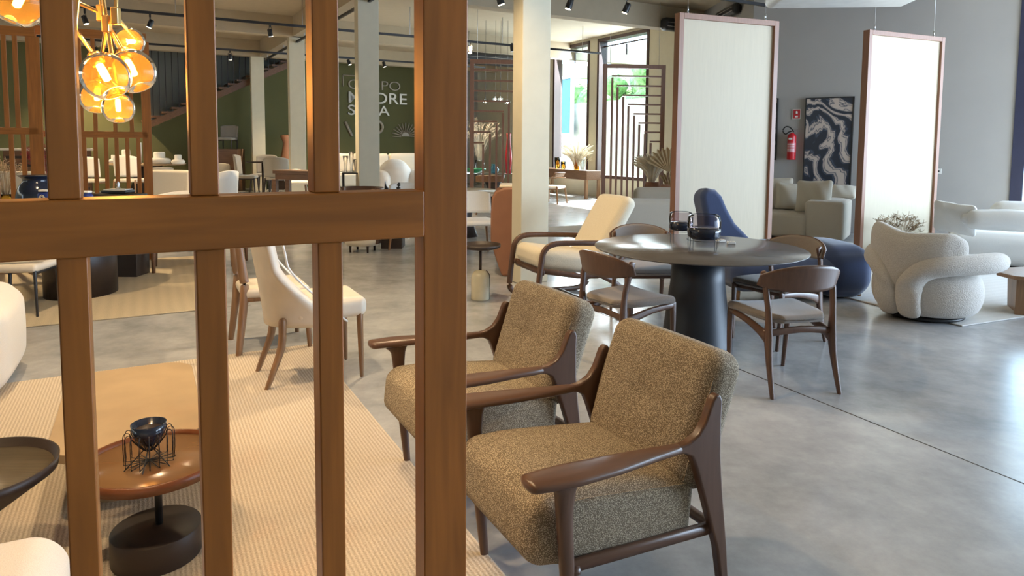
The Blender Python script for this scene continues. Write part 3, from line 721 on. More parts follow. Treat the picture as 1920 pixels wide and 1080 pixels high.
# marble side table
q = G(900, 563); r = thing('side_table', 'small side table, dark round tray on a stubby cream capsule base', 'side table', (q.x, q.y + .05, 0))
m = MB(); m.lathe([(0, 0), (.088, 0), (.090, .01), (.090, .20), (.085, .24), (.066, .272), (.03, .288), (0, .29)], 32); m.build('base', 'marble', r)
m = MB(); m.tube([(.092, 0, .005), (.092, 0, .2), (.084, 0, .25), (.06, 0, .285)], .004, 6); m.build('metal_edge', 'black', r)
m = MB(); m.lathe([(.014, .28), (.014, .51)], 14); m.build('stem', 'basebrown', r)
m = MB(); m.lathe([(0, .505), (.17, .505), (.196, .52), (.198, .545), (.192, .545), (.188, .522), (0, .518)], 48); m.build('tray_top', 'basebrown', r)

# terracotta leather chair whose side shows left of the column
q = G(951, 527); r = thing('leather_armchair', 'tall terracotta leather chair showing its flat side left of the nearest column', 'armchair', (q.x + .05, q.y + .25, 0), .0)
m = MB(); m.prism([(-.115, .005), (.30, .005), (.34, .25), (.34, .9), (.30, .99), (.18, 1.035), (-.10, 1.02), (-.19, .98), (-.235, .90), (-.245, .72), (-.245, .42), (-.20, .25)], 0, .58, 'y'); m.build('body', 'leather_tan', r, .03, bseg=4)
m = MB(); m.rbox((.06, .29, 1.03), (.42, .5, .035), .016, 3, 2); m.build('pale_top_cushion', 'cream', r)

# ================================================================== BLUE CHAISE
ch = thing('chaise_longue', 'navy blue upholstered chaise with tall curved back, behind the dining table', 'chaise', (2.68, 7.05, 0), math.radians(8))
# local X runs along the chaise to the right, back rises at left
m = MB()
def cb(u, v):
    z = .30 + .79 * v; wd = .66 * (1 - .80 * v ** 1.25) + .05 + .05 * math.exp(-((v - .93) / .1) ** 2)
    x0 = -.68 - .05 * v + .03 * math.sin(v * PI)
    x = x0 + wd * u
    return (x, .10 + .30 * v + .12 * math.sin(u * PI), z)
m.prism([(-.72, .22), (-.69, .55), (-.70, .80), (-.735, .97), (-.725, 1.05), (-.66, 1.085), (-.57, 1.07), (-.50, 1.0), (-.44, .86), (-.36, .72), (-.24, .60), (-.12, .48), (.0, .40), (.1, .22)], -.06, .20, 'y', Matrix.Rotation(-.10, 4, 'X')); m.build('backrest', 'navy', ch, .06, bseg=6)
m = MB(); m.rbox((.02, -.15, .26), (1.25, .74, .32), .13, 5, 8, .015); m.build('seat', 'navy', ch)
m = MB(); m.rbox((.22, .16, .38), (.60, .42, .26), .12, 5, 6, .01); m.build('bolster', 'navy', ch)
m = MB(); m.rbox((.60, -.10, .275), (.54, .84, .50), .17, 6, 6, .03); m.build('foot_end', 'navy', ch)
for (x, y) in ((-.6, .2), (.80, -.35), (.80, .12), (-.5, -.35)):
    m = MB(); m.lathe([(.018, 0), (.024, .12)], 12, (x, y, 0)); m.build('foot', 'teak', ch)

# ================================================================== HANGING FABRIC PANELS
def panel(label, TL, TR, ztop, zbot, fw, glow=None):
    "TL, TR floor points under the outer edges"
    d = V3(TR - TL, 0); L = d.length; a_ = math.atan2(d.y, d.x)
    r = thing('hanging_panel', label, 'room divider', (TL.x, TL.y, 0), a_, 'hanging fabric panels')
    dp = .10
    for x0 in (fw / 2, L - fw / 2):
        m = MB(); m.box((x0, 0, (ztop + zbot) / 2), (fw, dp, ztop - zbot)); m.build('stile', 'frame', r, .003)
    for z in (ztop - fw / 2, zbot + fw / 2):
        m = MB(); m.box((L / 2, 0, z), (L - 2 * fw, dp, fw)); m.build('rail', 'frame', r, .003)
    m = MB(); m.box((L / 2, 0, (ztop + zbot) / 2), (L - 2 * fw + .01, .03, ztop - zbot - 2 * fw + .01)); m.build('woven_sheet', 'screenfab', r)
    for x0 in (L * .10, L * .88):
        m = MB(); m.tube([(x0, 0, ztop), (x0, 0, 4.62)], .0035, 6, smooth=1, cap=False); m.lathe([(.009, ztop + .02), (.009, ztop + .08)], 8, (x0, 0, 0)); m.lathe([(.014, ztop), (.014, ztop + .018)], 8, (x0, 0, 0)); m.build('suspension_cable', 'steel', r)
    return r
pa = D(1270, 25, 7.85); pb = D(1456, 40, 8.35)
panel('larger hanging panel, pale woven sheet in a wooden frame behind the blue chaise', Vector((pa.x, pa.y, 0)), Vector((pb.x, pb.y, 0)), (pa.z + pb.z) / 2, .12, .062)
pa = G(1605, 478, .03); zt_ = D(1618, 56, pa.y).z; pb = D(1767, 65, pa.y + .62); 
panel('narrower hanging panel right of the marbled painting, above dried grass', Vector((pa.x, pa.y, 0)), Vector((pb.x, pb.y, 0)), zt_, .03, .062)

# ================================================================== SWIVEL ARMCHAIR
SWP = Vector((3.74, 6.08, .010))
sw = thing('swivel_armchair', 'plump warm white boucle swivel armchair seen from behind', 'armchair', SWP, math.radians(-62))
# local +Y is the front, the back of the chair faces -Y
m = MB(); m.lathe([(.0, 0), (.30, 0), (.31, .012), (.31, .028), (0, .035)], 40); m.build('swivel_base', 'black', sw)
m = MB(); m.lathe([(.0, .03), (.30, .032), (.385, .055), (.43, .12), (.45, .22), (.445, .32), (.41, .40), (.33, .445), (.0, .455)], 48, sx=1.0, sy=.93); m.build('seat_body', 'boucle', sw, sub=1)
for sx in (-1, 1):
    m = MB(); m.tube([(sx * .09, -.375, .085), (sx * .098, -.42, .20), (sx * .115, -.42, .34), (sx * .19, -.37, .46), (sx * .31, -.27, .515), (sx * .42, -.06, .525), (sx * .46, .12, .53), (sx * .45, .27, .53)],
                     [(.095, .055), (.10, .06), (.105, .075), (.105, .09), (.10, .095), (.095, .09), (.095, .088), (.085, .08)], 20, up=(0, .4, 1), smooth=5, sq=2.2); m.build('arm_roll', 'boucle', sw)
def swb(p):
    t_ = p.x / .44; w_ = max(0, min(1, (p.z / .135 + 1) / 2)); w_ = w_ * w_ * (3 - 2 * w_)
    up_ = .02 * t_ * t_ - .035 * math.exp(-((p.x + .02) / .17) ** 2) + .045 / (1 + math.exp(p.x / .06))
    dn_ = -.25 * max(0, 1 - (abs(p.x) / .34)) ** 1.3 - .03 * min(1, abs(p.x) / .4)
    p.z += up_ * w_ + dn_ * (1 - w_)
    p.y += .24 * t_ * t_
    return p
m = MB(); m.rbox((0, -.36, .635), (.80, .20, .27), .095, 6, 14, .015, None, swb); m.build('backrest', 'boucle', sw)

# ================================================================== RIGHT SOFA, COFFEE TABLE, PLANT
sfd = Vector((.83, -.56, 0)).normalized()
so = thing('sofa', 'pale grey linen sofa at the right edge with rolled back', 'sofa', (6.95, 8.55, .0125), math.atan2(sfd.y, sfd.x))
m = MB(); m.rbox((.3, -.05, .24), (3.0, 1.10, .40), .14, 6, 8, .02); m.build('seat', 'pale', so)
m = MB(); m.tube([(-1.12, .44, .42), (-1.1, .2, .47), (-1.14, -.1, .44)], .11, 16, smooth=4); m.build('side_roll', 'pale', so)
m = MB(); m.tube([(-.62, .40, .64), (.5, .44, .66), (1.7, .44, .66)], (.17, .15), 20, smooth=4); m.build('back_roll', 'pale', so)
m = MB(); m.box((.3, 0, .025), (2.5, .7, .05)); m.build('plinth', 'black', so)
def pillow(name, label, loc, rot, d, mat, group=None, r=.06, cat='cushion'):
    m = MB()
    def pf(p):
        e = max(abs(p.x) / (d[0] / 2), abs(p.z) / (d[2] / 2)); ex = abs(p.x) / (d[0] / 2); ez = abs(p.z) / (d[2] / 2)
        p.y *= (1 - .75 * ex ** 3) * (1 - .75 * ez ** 3) + .12
        k = 1 - .07 * (1 - ez * ez) * ex; p.x *= k; p.z *= 1 - .07 * (1 - ex * ex) * ez
        p.y += .006 * math.sin(p.x * 31 + p.z * 17)
        return p
    m.rbox((0, 0, 0), d, min(d) * .35, 4, 9, 0, None, pf)
    o = m.build(name, mat); o.location = loc; o.rotation_euler = rot; tag(o, label, cat, group); return o
q = D(1790, 409, 8.45); pillow('throw_cushion', 'pale square cushion at the left end of the right hand sofa', (q.x, q.y, q.z), (.30, .1, -.95), (.50, .18, .42), 'pale', 'cushions on the pale sofa')
m = MB(); m.tube([(-.44, 0, 0), (-.36, 0, 0), (0, 0, .01), (.36, 0, 0), (.44, 0, 0)], [(.07, .07), (.13, .12), (.14, .13), (.13, .12), (.07, .07)], 22, smooth=5)
q = D(1897, 415, 8.0); o = m.build('bolster_cushion', 'pale'); o.location = (q.x, q.y, q.z + .0); o.rotation_euler = (0, 0, math.atan2(sfd.y, sfd.x) + .1); tag(o, 'long pale bolster cushion lying on the right hand sofa', 'cushion', 'cushions on the pale sofa')
q = G(1868, 512, .36); ct = thing('coffee_table', 'low wooden coffee table with angled slab legs at the right edge', 'coffee table', (q.x, q.y, .0125), math.radians(-24))
m = MB(); m.prism([(0, 0), (.10, -.18), (1.05, -.30), (1.1, .55), (.5, .62), (.12, .30)], .325, .36, 'z'); m.build('tabletop', 'teak', ct, .008)
m = MB(); m.prism([(.13, 0), (.22, 0), (.34, .325), (.13, .325)], -.13, -.09, 'y'); m.build('leg', 'teak', ct, .004)
m = MB(); m.prism([(.85, 0), (.95, 0), (.95, .325), (.75, .325)], .30, .34, 'y'); m.build('leg', 'teak', ct, .004)
m = MB(); m.prism([(-.10, 0), (.28, 0), (.34, .325), (-.10, .325)], .16, .20, 'x'); m.build('leg', 'teak', ct, .004)
def grass(name, label, loc, n, h, spread, mat, pot, potm='basebrown', ph=.25, pr=.12, curl=.5, cat='dried plant', plume=0):
    r = thing(name, label, cat, loc)
    if pot: m = MB(); m.lathe([(0, 0), (pr * .8, 0), (pr, ph * .5), (pr * .9, ph), (pr * .8, ph), (0, ph * .9)], 24); m.build('pot', potm, r)
    m = MB()
    for k in range(n):
        a_ = random.random() * 2 * PI; s_ = spread * random.random() ** .6; hh = h * random.uniform(.6, 1)
        x0, y0 = .3 * pr * math.cos(a_), .3 * pr * math.sin(a_); z0 = ph * .9 if pot else 0
        x1, y1 = s_ * math.cos(a_), s_ * math.sin(a_)
        pts = [(x0, y0, z0), (x0 + x1 * .4, y0 + y1 * .4, z0 + hh * .6), (x0 + x1, y0 + y1, z0 + hh * (1 - curl * s_ / max(spread, .01) * .4))]
        if plume: m.tube(pts, [(.0015, .0015), (plume * .4, plume * .4), (plume * .25, plume * .25)], 5, smooth=3)
        else:
            m.tube(pts, .0016, 3, smooth=3, cap=False)
            for j in range(6):
                e = Vector(pts[2]) * (.70 + .05 * j) + Vector(pts[1]) * (.30 - .05 * j); b_ = e + Vector((random.uniform(-.045, .045), random.uniform(-.045, .045), random.uniform(-.01, .05))); m.tube([e, b_], .0028, 3, smooth=1, cap=False)
    m.build('dried_stems', mat, r); return r
q = G(1700, 452, .15); grass('dried_grass_pot', 'dark pot of wispy dried grass in front of the narrower panel', (5.12, 8.98, .013), 90, .45, .24, 'dry', True, 'basebrown', .22, .2)
# wall things at right
def wallpos(px, py): return onplane(px, py, Q1, Vector((-GD.y, GD.x, 0)))
GN = Vector((GD.y, -GD.x, 0));  ga = math.atan2(GD.y, GD.x)
if GN.y > 0: GN = -GN
q = wallpos(1760, 321) + GN * .012; sk = thing('wall_socket', 'small white wall socket right of the narrower panel', 'socket', q, ga); m = MB(); m.box((0, 0, 0), (.085, .02, .085)); m.build('plate', 'plastic', sk, .004); m = MB(); m.box((0, -.012, 0), (.03, .01, .03)); m.build('outlet', 'black', sk)
q = wallpos(1494, 214) + GN * .008; sk = thing('fire_sign', 'small red and white sign above the fire extinguisher', 'sign', q, ga)
m = MB(); m.box((0, 0, 0), (.125, .008, .165)); m.build('plate', 'red', sk); m = MB(); m.lathe([(.014, -.02), (.018, -.018), (.018, .02), (.008, .03)], 10, (0, -.008, .025)); m.box((0, -.006, -.045), (.05, .006, .03)); m.build('symbol', 'plastic', sk)
m = MB()
for c_, s_ in (((-.066, -.001, 0), (.008, .01, .18)), ((.066, -.001, 0), (.008, .01, .18)), ((0, -.001, .086), (.14, .01, .008)), ((0, -.001, -.086), (.14, .01, .008))): m.box(c_, s_)
m.build('border', 'plastic', sk)
q = wallpos(1487, 272) + GN * .09; fe = thing('fire_extinguisher', 'red fire extinguisher hung on the grey wall left of the marbled painting', 'fire extinguisher', q, ga)
m = MB(); m.lathe([(0, -.27), (.072, -.27), (.076, -.26), (.076, .15), (.066, .19), (.03, .215), (.02, .23)], 24); m.build('cylinder', 'red', fe)
m = MB(); m.grid(lambda u, v: (.0775 * math.sin((u - .5) * 2.6), -.0775 * math.cos((u - .5) * 2.6), -.13 + .17 * v), 12, 2); plab(m.build('paper_label', plain('label_pink', lin((206, 120, 126)), .5), fe), 'pale pink instruction label')
m = MB()
for k in range(5): m.grid(lambda u, v: (.0785 * math.sin((u - .5) * 1.8), -.0785 * math.cos((u - .5) * 1.8), -.11 + .028 * k + .007 * v), 8, 1)
m.build('sticker', 'plastic', fe); m = MB(); m.grid(lambda u, v: (.0785 * math.sin((u - .6) * .9), -.0785 * math.cos((u - .6) * .9), .10 + .03 * v), 8, 1)
m.build('sticker', 'plastic', fe)
m = MB(); m.box((0, 0, .245), (.03, .04, .05)); m.tube([(0, 0, .255), (.05, -.01, .29), (.09, -.01, .30)], .008, 6); m.tube([(0, 0, .24), (.05, -.01, .25), (.08, -.01, .24)], .007, 6); m.build('valve', 'steel', fe)
m = MB(); m.tube([(.03, -.02, .25), (-.03, -.03, .32), (-.10, -.03, .34), (-.155, -.02, .29), (-.15, -.02, .23), (-.10, -.03, .20), (-.05, -.05, .235), (.03, -.06, .26)], .011, 8, smooth=4); m.build('hose', 'black', fe)
# paintings
def paintmat(name, pal, scale, seedv):
    m, t, b = nt(name); b.inputs['Roughness'].default_value = .35
    mp = mapping(t, (1, 1, 1)); mp.inputs['Location'].default_value = seedv
    n = N(t, 'ShaderNodeTexNoise'); n.inputs['Scale'].default_value = scale * .35; n.inputs['Detail'].default_value = 4; n.inputs['Distortion'].default_value = 1.2
    w_ = N(t, 'ShaderNodeTexWave'); w_.wave_type = 'RINGS'; w_.rings_direction = 'Y'; w_.inputs['Scale'].default_value = scale * .30; w_.inputs['Distortion'].default_value = 6; w_.inputs['Detail'].default_value = 3; w_.inputs['Detail Scale'].default_value = .8
    t.links.new(mp.outputs[0], n.inputs[0])
    ad = N(t, 'ShaderNodeVectorMath', operation='MULTIPLY_ADD'); ad.inputs[1].default_value = (1.7, 1.7, 1.7); t.links.new(n.outputs[1], ad.inputs[0]); t.links.new(mp.outputs[0], ad.inputs[2]); t.links.new(ad.outputs[0], w_.inputs[0])
    r = N(t, 'ShaderNodeValToRGB'); cr_ = r.color_ramp; cr_.elements[0].color = (*pal[0], 1); cr_.elements[1].color = (*pal[-1], 1); cr_.elements[0].position = .15; cr_.elements[1].position = .92
    for k, c_ in enumerate(pal[1:-1]):
        e = cr_.elements.new(.15 + .77 * (k + 1) / (len(pal) - 1)); e.color = (*c_, 1)
    t.links.new(w_.outputs[1], r.inputs[0]); t.links.new(r.outputs[0], b.inputs['Base Color']); return m
pal = [lin((34, 40, 54)), lin((38, 46, 62)), lin((70, 80, 98)), lin((40, 48, 64)), lin((168, 156, 150)), lin((190, 176, 168)), lin((60, 70, 88)), lin((196, 182, 172))]
MT['marbled'] = paintmat('marbled_paint', pal, 3.2, (1.7, 0, .6)); MT['marbled2'] = paintmat('marbled_paint_small', pal[:4] + [lin((220, 216, 212))] * 2, 3.0, (.3, 0, 3.3))
def painting(label, tl, br, mat, lean=0, out=.03, nm='painting'):
    a_ = wallpos(*tl) + GN * out; b_ = wallpos(*br) + GN * out; L = V3(b_ - a_, 0).length
    r = thing(nm, label, 'painting', (a_.x, a_.y, b_.z), ga); h = a_.z - b_.z
    m = MB(); m.box((L / 2, 0, h / 2), (L - .03, .03, h - .03)); m.build('canvas', mat, r)
    m = MB()
    for c_, s_ in (((0.01, 0, h / 2), (.02, .045, h)), ((L - .01, 0, h / 2), (.02, .045, h)), ((L / 2, 0, .01), (L, .045, .02)), ((L / 2, 0, h - .01), (L, .045, .02))): m.box(c_, s_)
    m.build('frame', 'black', r); return r
painting('tall navy and pink marbled painting between the two hanging panels', (1512, 184), (1595, 356), 'marbled')
painting('black and white marbled painting mostly hidden behind the larger panel', (1380, 187), (1456, 300), 'marbled2')
# sofa against the grey wall
sb = wallpos(1530, 440); 
sp_ = G(1530, 446, .10); s2 = thing('sofa', 'beige linen sofa with square arms behind the larger panel', 'sofa', (sp_.x, sp_.y, 0), ga + .10)
m2 = MB(); m2.rbox((.10, .5, .36), (.56, 1.02, .62), .05, 4, 3, .01); m2.build('arm', 'linen', s2)
m2 = MB(); m2.rbox((-1.92, .5, .36), (.34, 1.02, .60), .05, 4, 3, .01); m2.build('arm', 'linen', s2)
m2 = MB(); m2.rbox((-.97, .42, .27), (1.62, .94, .36), .05, 4, 6, .015); m2.build('seat_cushion', 'linen', s2)
m2 = MB(); m2.rbox((-.83, .96, .40), (2.3, .20, .56), .06, 4, 6, .01); m2.build('backrest', 'linen', s2)
m2 = MB(); m2.box((-.85, .5, .04), (2.1, .7, .08)); m2.build('plinth', 'wenge', s2)
for (px_, py_, Y_, rot, d_, l) in ((1454, 362, 11.6, (-.25, .0, ga + .25), (.56, .17, .56), 'pale square cushion cut by the larger panel edge'),
                                 (1482, 368, 11.35, (-.25, .05, ga + .5), (.50, .17, .46), 'smaller beige cushion in the middle of three on the far sofa'),
                                 (1526, 368, 10.95, (-.32, -.04, ga + .0), (.56, .17, .54), 'pale square cushion leaning on the far sofa arm, in front of the painting')):
    q = D(px_, py_, Y_); pillow('throw_cushion', l, (q.x, q.y, q.z), rot, d_, 'cushion', 'cushions on the beige sofa')
q = D(1578, 360, 11.35); pillow('throw_cushion', 'flat beige cushion lying behind the far sofa arm', (q.x, q.y, q.z), (-1.1, 0, ga), (.5, .14, .4), 'cushion', 'cushions on the beige sofa')

# ================================================================== CHANDELIER
chd = thing('pendant_chandelier', 'amber glass globe chandelier with gold rods, glowing at upper left', 'chandelier', D(205, 100, 2.0) * 1.0)
co = chd.location.copy()
def globe(px, py, Y, R_, ax):
    c_ = D(px, py, Y) - co; ax = Vector(ax).normalized()
    q = ax.to_track_quat('Z', 'Y').to_matrix().to_4x4(); M_ = Matrix.Translation(c_) @ q
    # open-necked globe with one dimpled side; +Z of the globe is the socket side
    pr = [(.30 * R_, .93 * R_), (.55 * R_, .86 * R_), (.80 * R_, .63 * R_), (.97 * R_, .28 * R_), (R_, -.05 * R_), (.93 * R_, -.42 * R_), (.70 * R_, -.74 * R_), (.50 * R_, -.86 * R_), (.36 * R_, -.80 * R_), (.18 * R_, -.64 * R_), (0, -.58 * R_)]
    m = MB(); m.lathe(pr, 32, M=M_, cap=False)
    o = m.build('glass_globe', 'amber', chd, sub=1)
    m = MB(); m.lathe([(.0, 1.12 * R_), (.26 * R_, 1.12 * R_), (.30 * R_, .9 * R_), (.27 * R_, .62 * R_), (0, .6 * R_)], 20, M=M_); m.build('socket', 'gold', o)
    m = MB(); m.lathe([(.0, .60 * R_), (.15 * R_, .56 * R_), (.17 * R_, .2 * R_), (.15 * R_, -.18 * R_), (0, -.26 * R_)], 16, M=M_); m.build('bulb', 'bulb', o)
    l = bpy.data.lights.new('bulb_light', 'POINT'); l.energy = .85; l.color = (1, .55, .20); l.shadow_soft_size = .03
    lo = bpy.data.objects.new('bulb_light', l); C.objects.link(lo); lo.location = co + c_ + ax * (-.42 * R_) ; return c_ + ax * 1.1 * R_
GL = [(198, 143, 1.92, .066, (-.5, .15, .8)), (249, 134, 2.0, .064, (-.45, .1, .85)), (243, 78, 2.1, .044, (.0, .9, .15)), (182, 182, 2.06, .050, (-.1, .3, .8)), (222, 203, 2.0, .045, (-.15, .2, .9)), (34, 4, 1.9, .070, (.3, .2, .9))]
ends = [globe(*g) for g in GL]
hub = D(190, 25, 2.05) - co; hub2 = D(217, 30, 2.02) - co; hub3 = D(200, 45, 2.02) - co; top = D(196, -60, 2.05) - co
for a_, b_ in ((ends[0], D(141, 55, 1.98) - co), (ends[1], hub), (hub, D(134, 0, 2.0) - co), (ends[3], hub3), (ends[4], hub3), (hub3, D(192, -20, 2.02) - co), (ends[2], hub2), (hub2, D(219, -30, 2.04) - co), (hub, D(188, -40, 2.05) - co), (D(141, 55, 1.98) - co, D(150, -40, 2.0) - co), (ends[5], D(80, -60, 2.0) - co)):
    m = MB(); m.tube([a_, b_], .0058, 10, smooth=1); m.build('rod', 'gold', chd)
for h_ in (hub, hub2, hub3):
    m = MB(); m.box(h_, (.022, .022, .05)); m.build('joint', 'gold', chd, .004)
m = MB(); q = D(170, -60, 2.02) - co; m.tube([q, Vector((q.x, q.y, 4.62 - co.z))], .005, 8, smooth=1); m.build('stem', 'gold', chd)
m = MB(); m.tube([D(80, -60, 2.0) - co, q, D(219, -60, 2.04) - co], .006, 8, smooth=1); m.build('cross_rod', 'gold', chd)

# ================================================================== LOW TABLES ON THE RIBBED RUG
r = thing('tray_table', 'round copper brown tray side table on a dark drum base', 'side table', (-1.285, 2.385, .0125))
m = MB(); m.lathe([(0, 0), (.148, 0), (.15, .003), (.15, .103), (.148, .106), (0, .106)], 56); m.build('drum_base', 'basebrown', r)
m = MB(); m.lathe([(.013, .10), (.013, .335)], 14, (.0, .02, 0)); m.build('stem', 'black', r)
m = MB(); m.lathe([(0, .335), (.225, .335), (.232, .338), (.232, .352), (0, .352)], 72); m.build('tray_top', 'traywood', r)
m = MB(); m.lathe([(.2325, .333), (.240, .333), (.2405, .368), (.2325, .368), (.2325, .333)], 72, cap=False); m.build('rim', 'trayrim', r)
# wire cage and dark glass bowl
q = G(281, 868, .366); cg = thing('wire_candle_holder', 'black wire cage holding a smoked glass bowl on the copper tray', 'candle holder', (q.x, q.y, .3655))
for k in range(16):
    a_ = 2 * PI * k / 16 + .1; c_, s_ = math.cos(a_), math.sin(a_)
    m = MB(); m.tube([(.0 * c_, .0 * s_, .012), (.075 * c_, .075 * s_, .008), (.080 * c_, .080 * s_, .02), (.082 * c_, .082 * s_, .10), (.074 * c_, .074 * s_, .122), (.060 * c_, .060 * s_, .118), (.056 * c_, .056 * s_, .10), (.02 * c_, .02 * s_, .055), (0, 0, .045)], .0016, 5, smooth=3, cap=False); m.build('cage_wire', 'black', cg)
for a_ in (-2.3, -1.35, -.25, 1.6):
    m = MB(); m.tube([(0, 0, .07), (.085 * math.cos(a_), .085 * math.sin(a_), .0)], .002, 5, smooth=1); m.build('leg', 'black', cg)
m = MB(); m.lathe([(.006, .062), (.03, .075), (.050, .105), (.058, .148), (.055, .148), (.047, .108), (0, .10)], 32, cap=False); m.build('glass_bowl', 'darkglass', cg)
m = MB(); m.lathe([(.0, .10), (.047, .108), (.05, .125), (0, .126)], 24); m.build('bowl_filling', 'wenge', cg)
# dark bowl table at left
r = thing('tray_table', 'dark wenge bowl shaped tray table cut by the left edge', 'side table', (-1.80, 2.20, .0125))
m = MB(); m.lathe([(0, .0), (.05, .0), (.055, .01), (.055, .235), (.245, .375), (.25, .41), (.243, .41), (.232, .378), (0, .375)], 72); m.build('body', 'wenge', r)
m = MB(); m.lathe([(0, .3755), (.232, .3785), (.232, .3805), (0, .3805)], 60); m.build('top_inlay', 'darkwood', r)
# sand coloured low table
c_ = Vector((-1.745, 3.645, 0)); r = thing('coffee_table', 'low sand lacquered table with rounded corners behind the copper tray', 'coffee table', (c_.x, c_.y, .0125), AS)
def rrect(w_, d_, rr, n=8):
    o = []
    for (cx, cy, a0) in ((w_ - rr, -rr, 0), (rr, -rr, PI / 2), (rr, -d_ + rr, PI), (w_ - rr, -d_ + rr, 3 * PI / 2)):
        for k in range(n + 1): o.append((cx + rr * math.cos(a0 + k / n * PI / 2), cy + rr * math.sin(a0 + k / n * PI / 2)))
    return o
Mx = Matrix.Translation((-.56, 0, 0))
m = MB(); m.prism(rrect(.56, 1.06, .14), .28, .318, 'z', Mx); m.build('tabletop', 'cane', r, .004)
m = MB(); m.prism([(x * .5 + .14, y * .6 - .2) for x, y in rrect(.56, 1.06, .14)], 0, .28, 'z', Mx); m.build('plinth', 'cane', r)

# ================================================================== WHITE SOFAS AT LEFT
q = D(52, 1000, 1.8); r = thing('armchair', 'white upholstered seat corner at the bottom left edge', 'armchair', (-1.40, 1.46, .0125), AS)
MT['leftwhite'] = fabric('left_white_fabric', lin((218, 208, 192)), lin((232, 224, 210)), 300, blend=.9)
m = MB(); m.rbox((.04, -.12, .275), (.60, .52, .46), .09, 6, 5, .01); m.build('seat', 'leftwhite', r)
m = MB(); m.rbox((-.25, -.12, .42), (.16, .52, .50), .07, 5, 5, .01); m.build('backrest', 'leftwhite', r)
for (x, y) in ((-.2, .06), (.24, .06), (-.2, -.3), (.24, -.3)): m = MB(); m.lathe([(.018, 0), (.022, .06)], 10, (x, y, 0)); m.build('foot', 'wenge', r)
r = thing('sofa', 'curved white channelled sofa end at the left edge', 'sofa', (-3.22, 4.08, .0), math.radians(28))
m = MB(); m.rbox((-.30, .12, .29), (.62, .90, .56), .13, 6, 6, .03); m.build('side_cushion', 'leftwhite', r)
m = MB(); m.rbox((-.02, .10, .29), (.34, .86, .56), .13, 6, 6, .03); m.build('end_roll', 'leftwhite', r)

# ================================================================== CREAM LEATHER CHAIR, TEAK CHAIR
r = thing('dining_chair', 'cream leather dining chair with white piped wraparound back on the ribbed rug', 'chair', (-1.275, 4.385, .012), rz_front(SA))
m = MB(); m.rbox((0, .055, .455), (.44, .45, .13), .045, 5, 5, .01); m.build('seat', 'leather_cream', r)
def cbk(u, v, off=0):
    a_ = (u - .5) * 2; w_ = .205 + .03 * v; lowy = .30 * (abs(a_) ** 3) * (1 - min(1, v * 1.75)) ** 1.3
    return (a_ * w_ * (1 + .06 * math.sin(v * 3)), -.265 - .10 * v ** 1.2 + .07 * abs(a_) ** 2.5 * (1 - .3 * v) + lowy + off, .372 + .67 * v)
m = MB(); m.grid(lambda u, v: cbk(u, v), 24, 16, -.055); b_ = m.build('backrest', 'leather_cream', r)
m = MB()
for sgn in (0, 1): m.tube([Vector(cbk(sgn, k / 14, .01)) + Vector(((.004 if sgn else -.004), .035, 0)) for k in range(15)], .007, 6, smooth=2)
m.tube([Vector(cbk(k / 10, 1, .03)) + Vector((0, 0, .006)) for k in range(11)], .007, 6, smooth=2); m.build('piping', 'white', b_)
for sx in (-1, 1):
    m = MB(); m.tube([(sx * .185, -.24, .41), (sx * .185, -.25, .25), (sx * .19, -.31, .08), (sx * .19, -.34, 0)], [(.022, .024), (.020, .024), (.016, .018), (.014, .015)], 4, up=(0, 1, 0), smooth=4, sq=2); m.build('rear_leg', 'teak', r)
    m = MB(); m.tube([(sx * .20, .235, .40), (sx * .20, .24, .2), (sx * .20, .245, .0)], [(.022, .022), (.018, .018), (.012, .012)], 4, up=(0, 1, 0), smooth=2, sq=2); m.build('front_leg', 'teak', r)
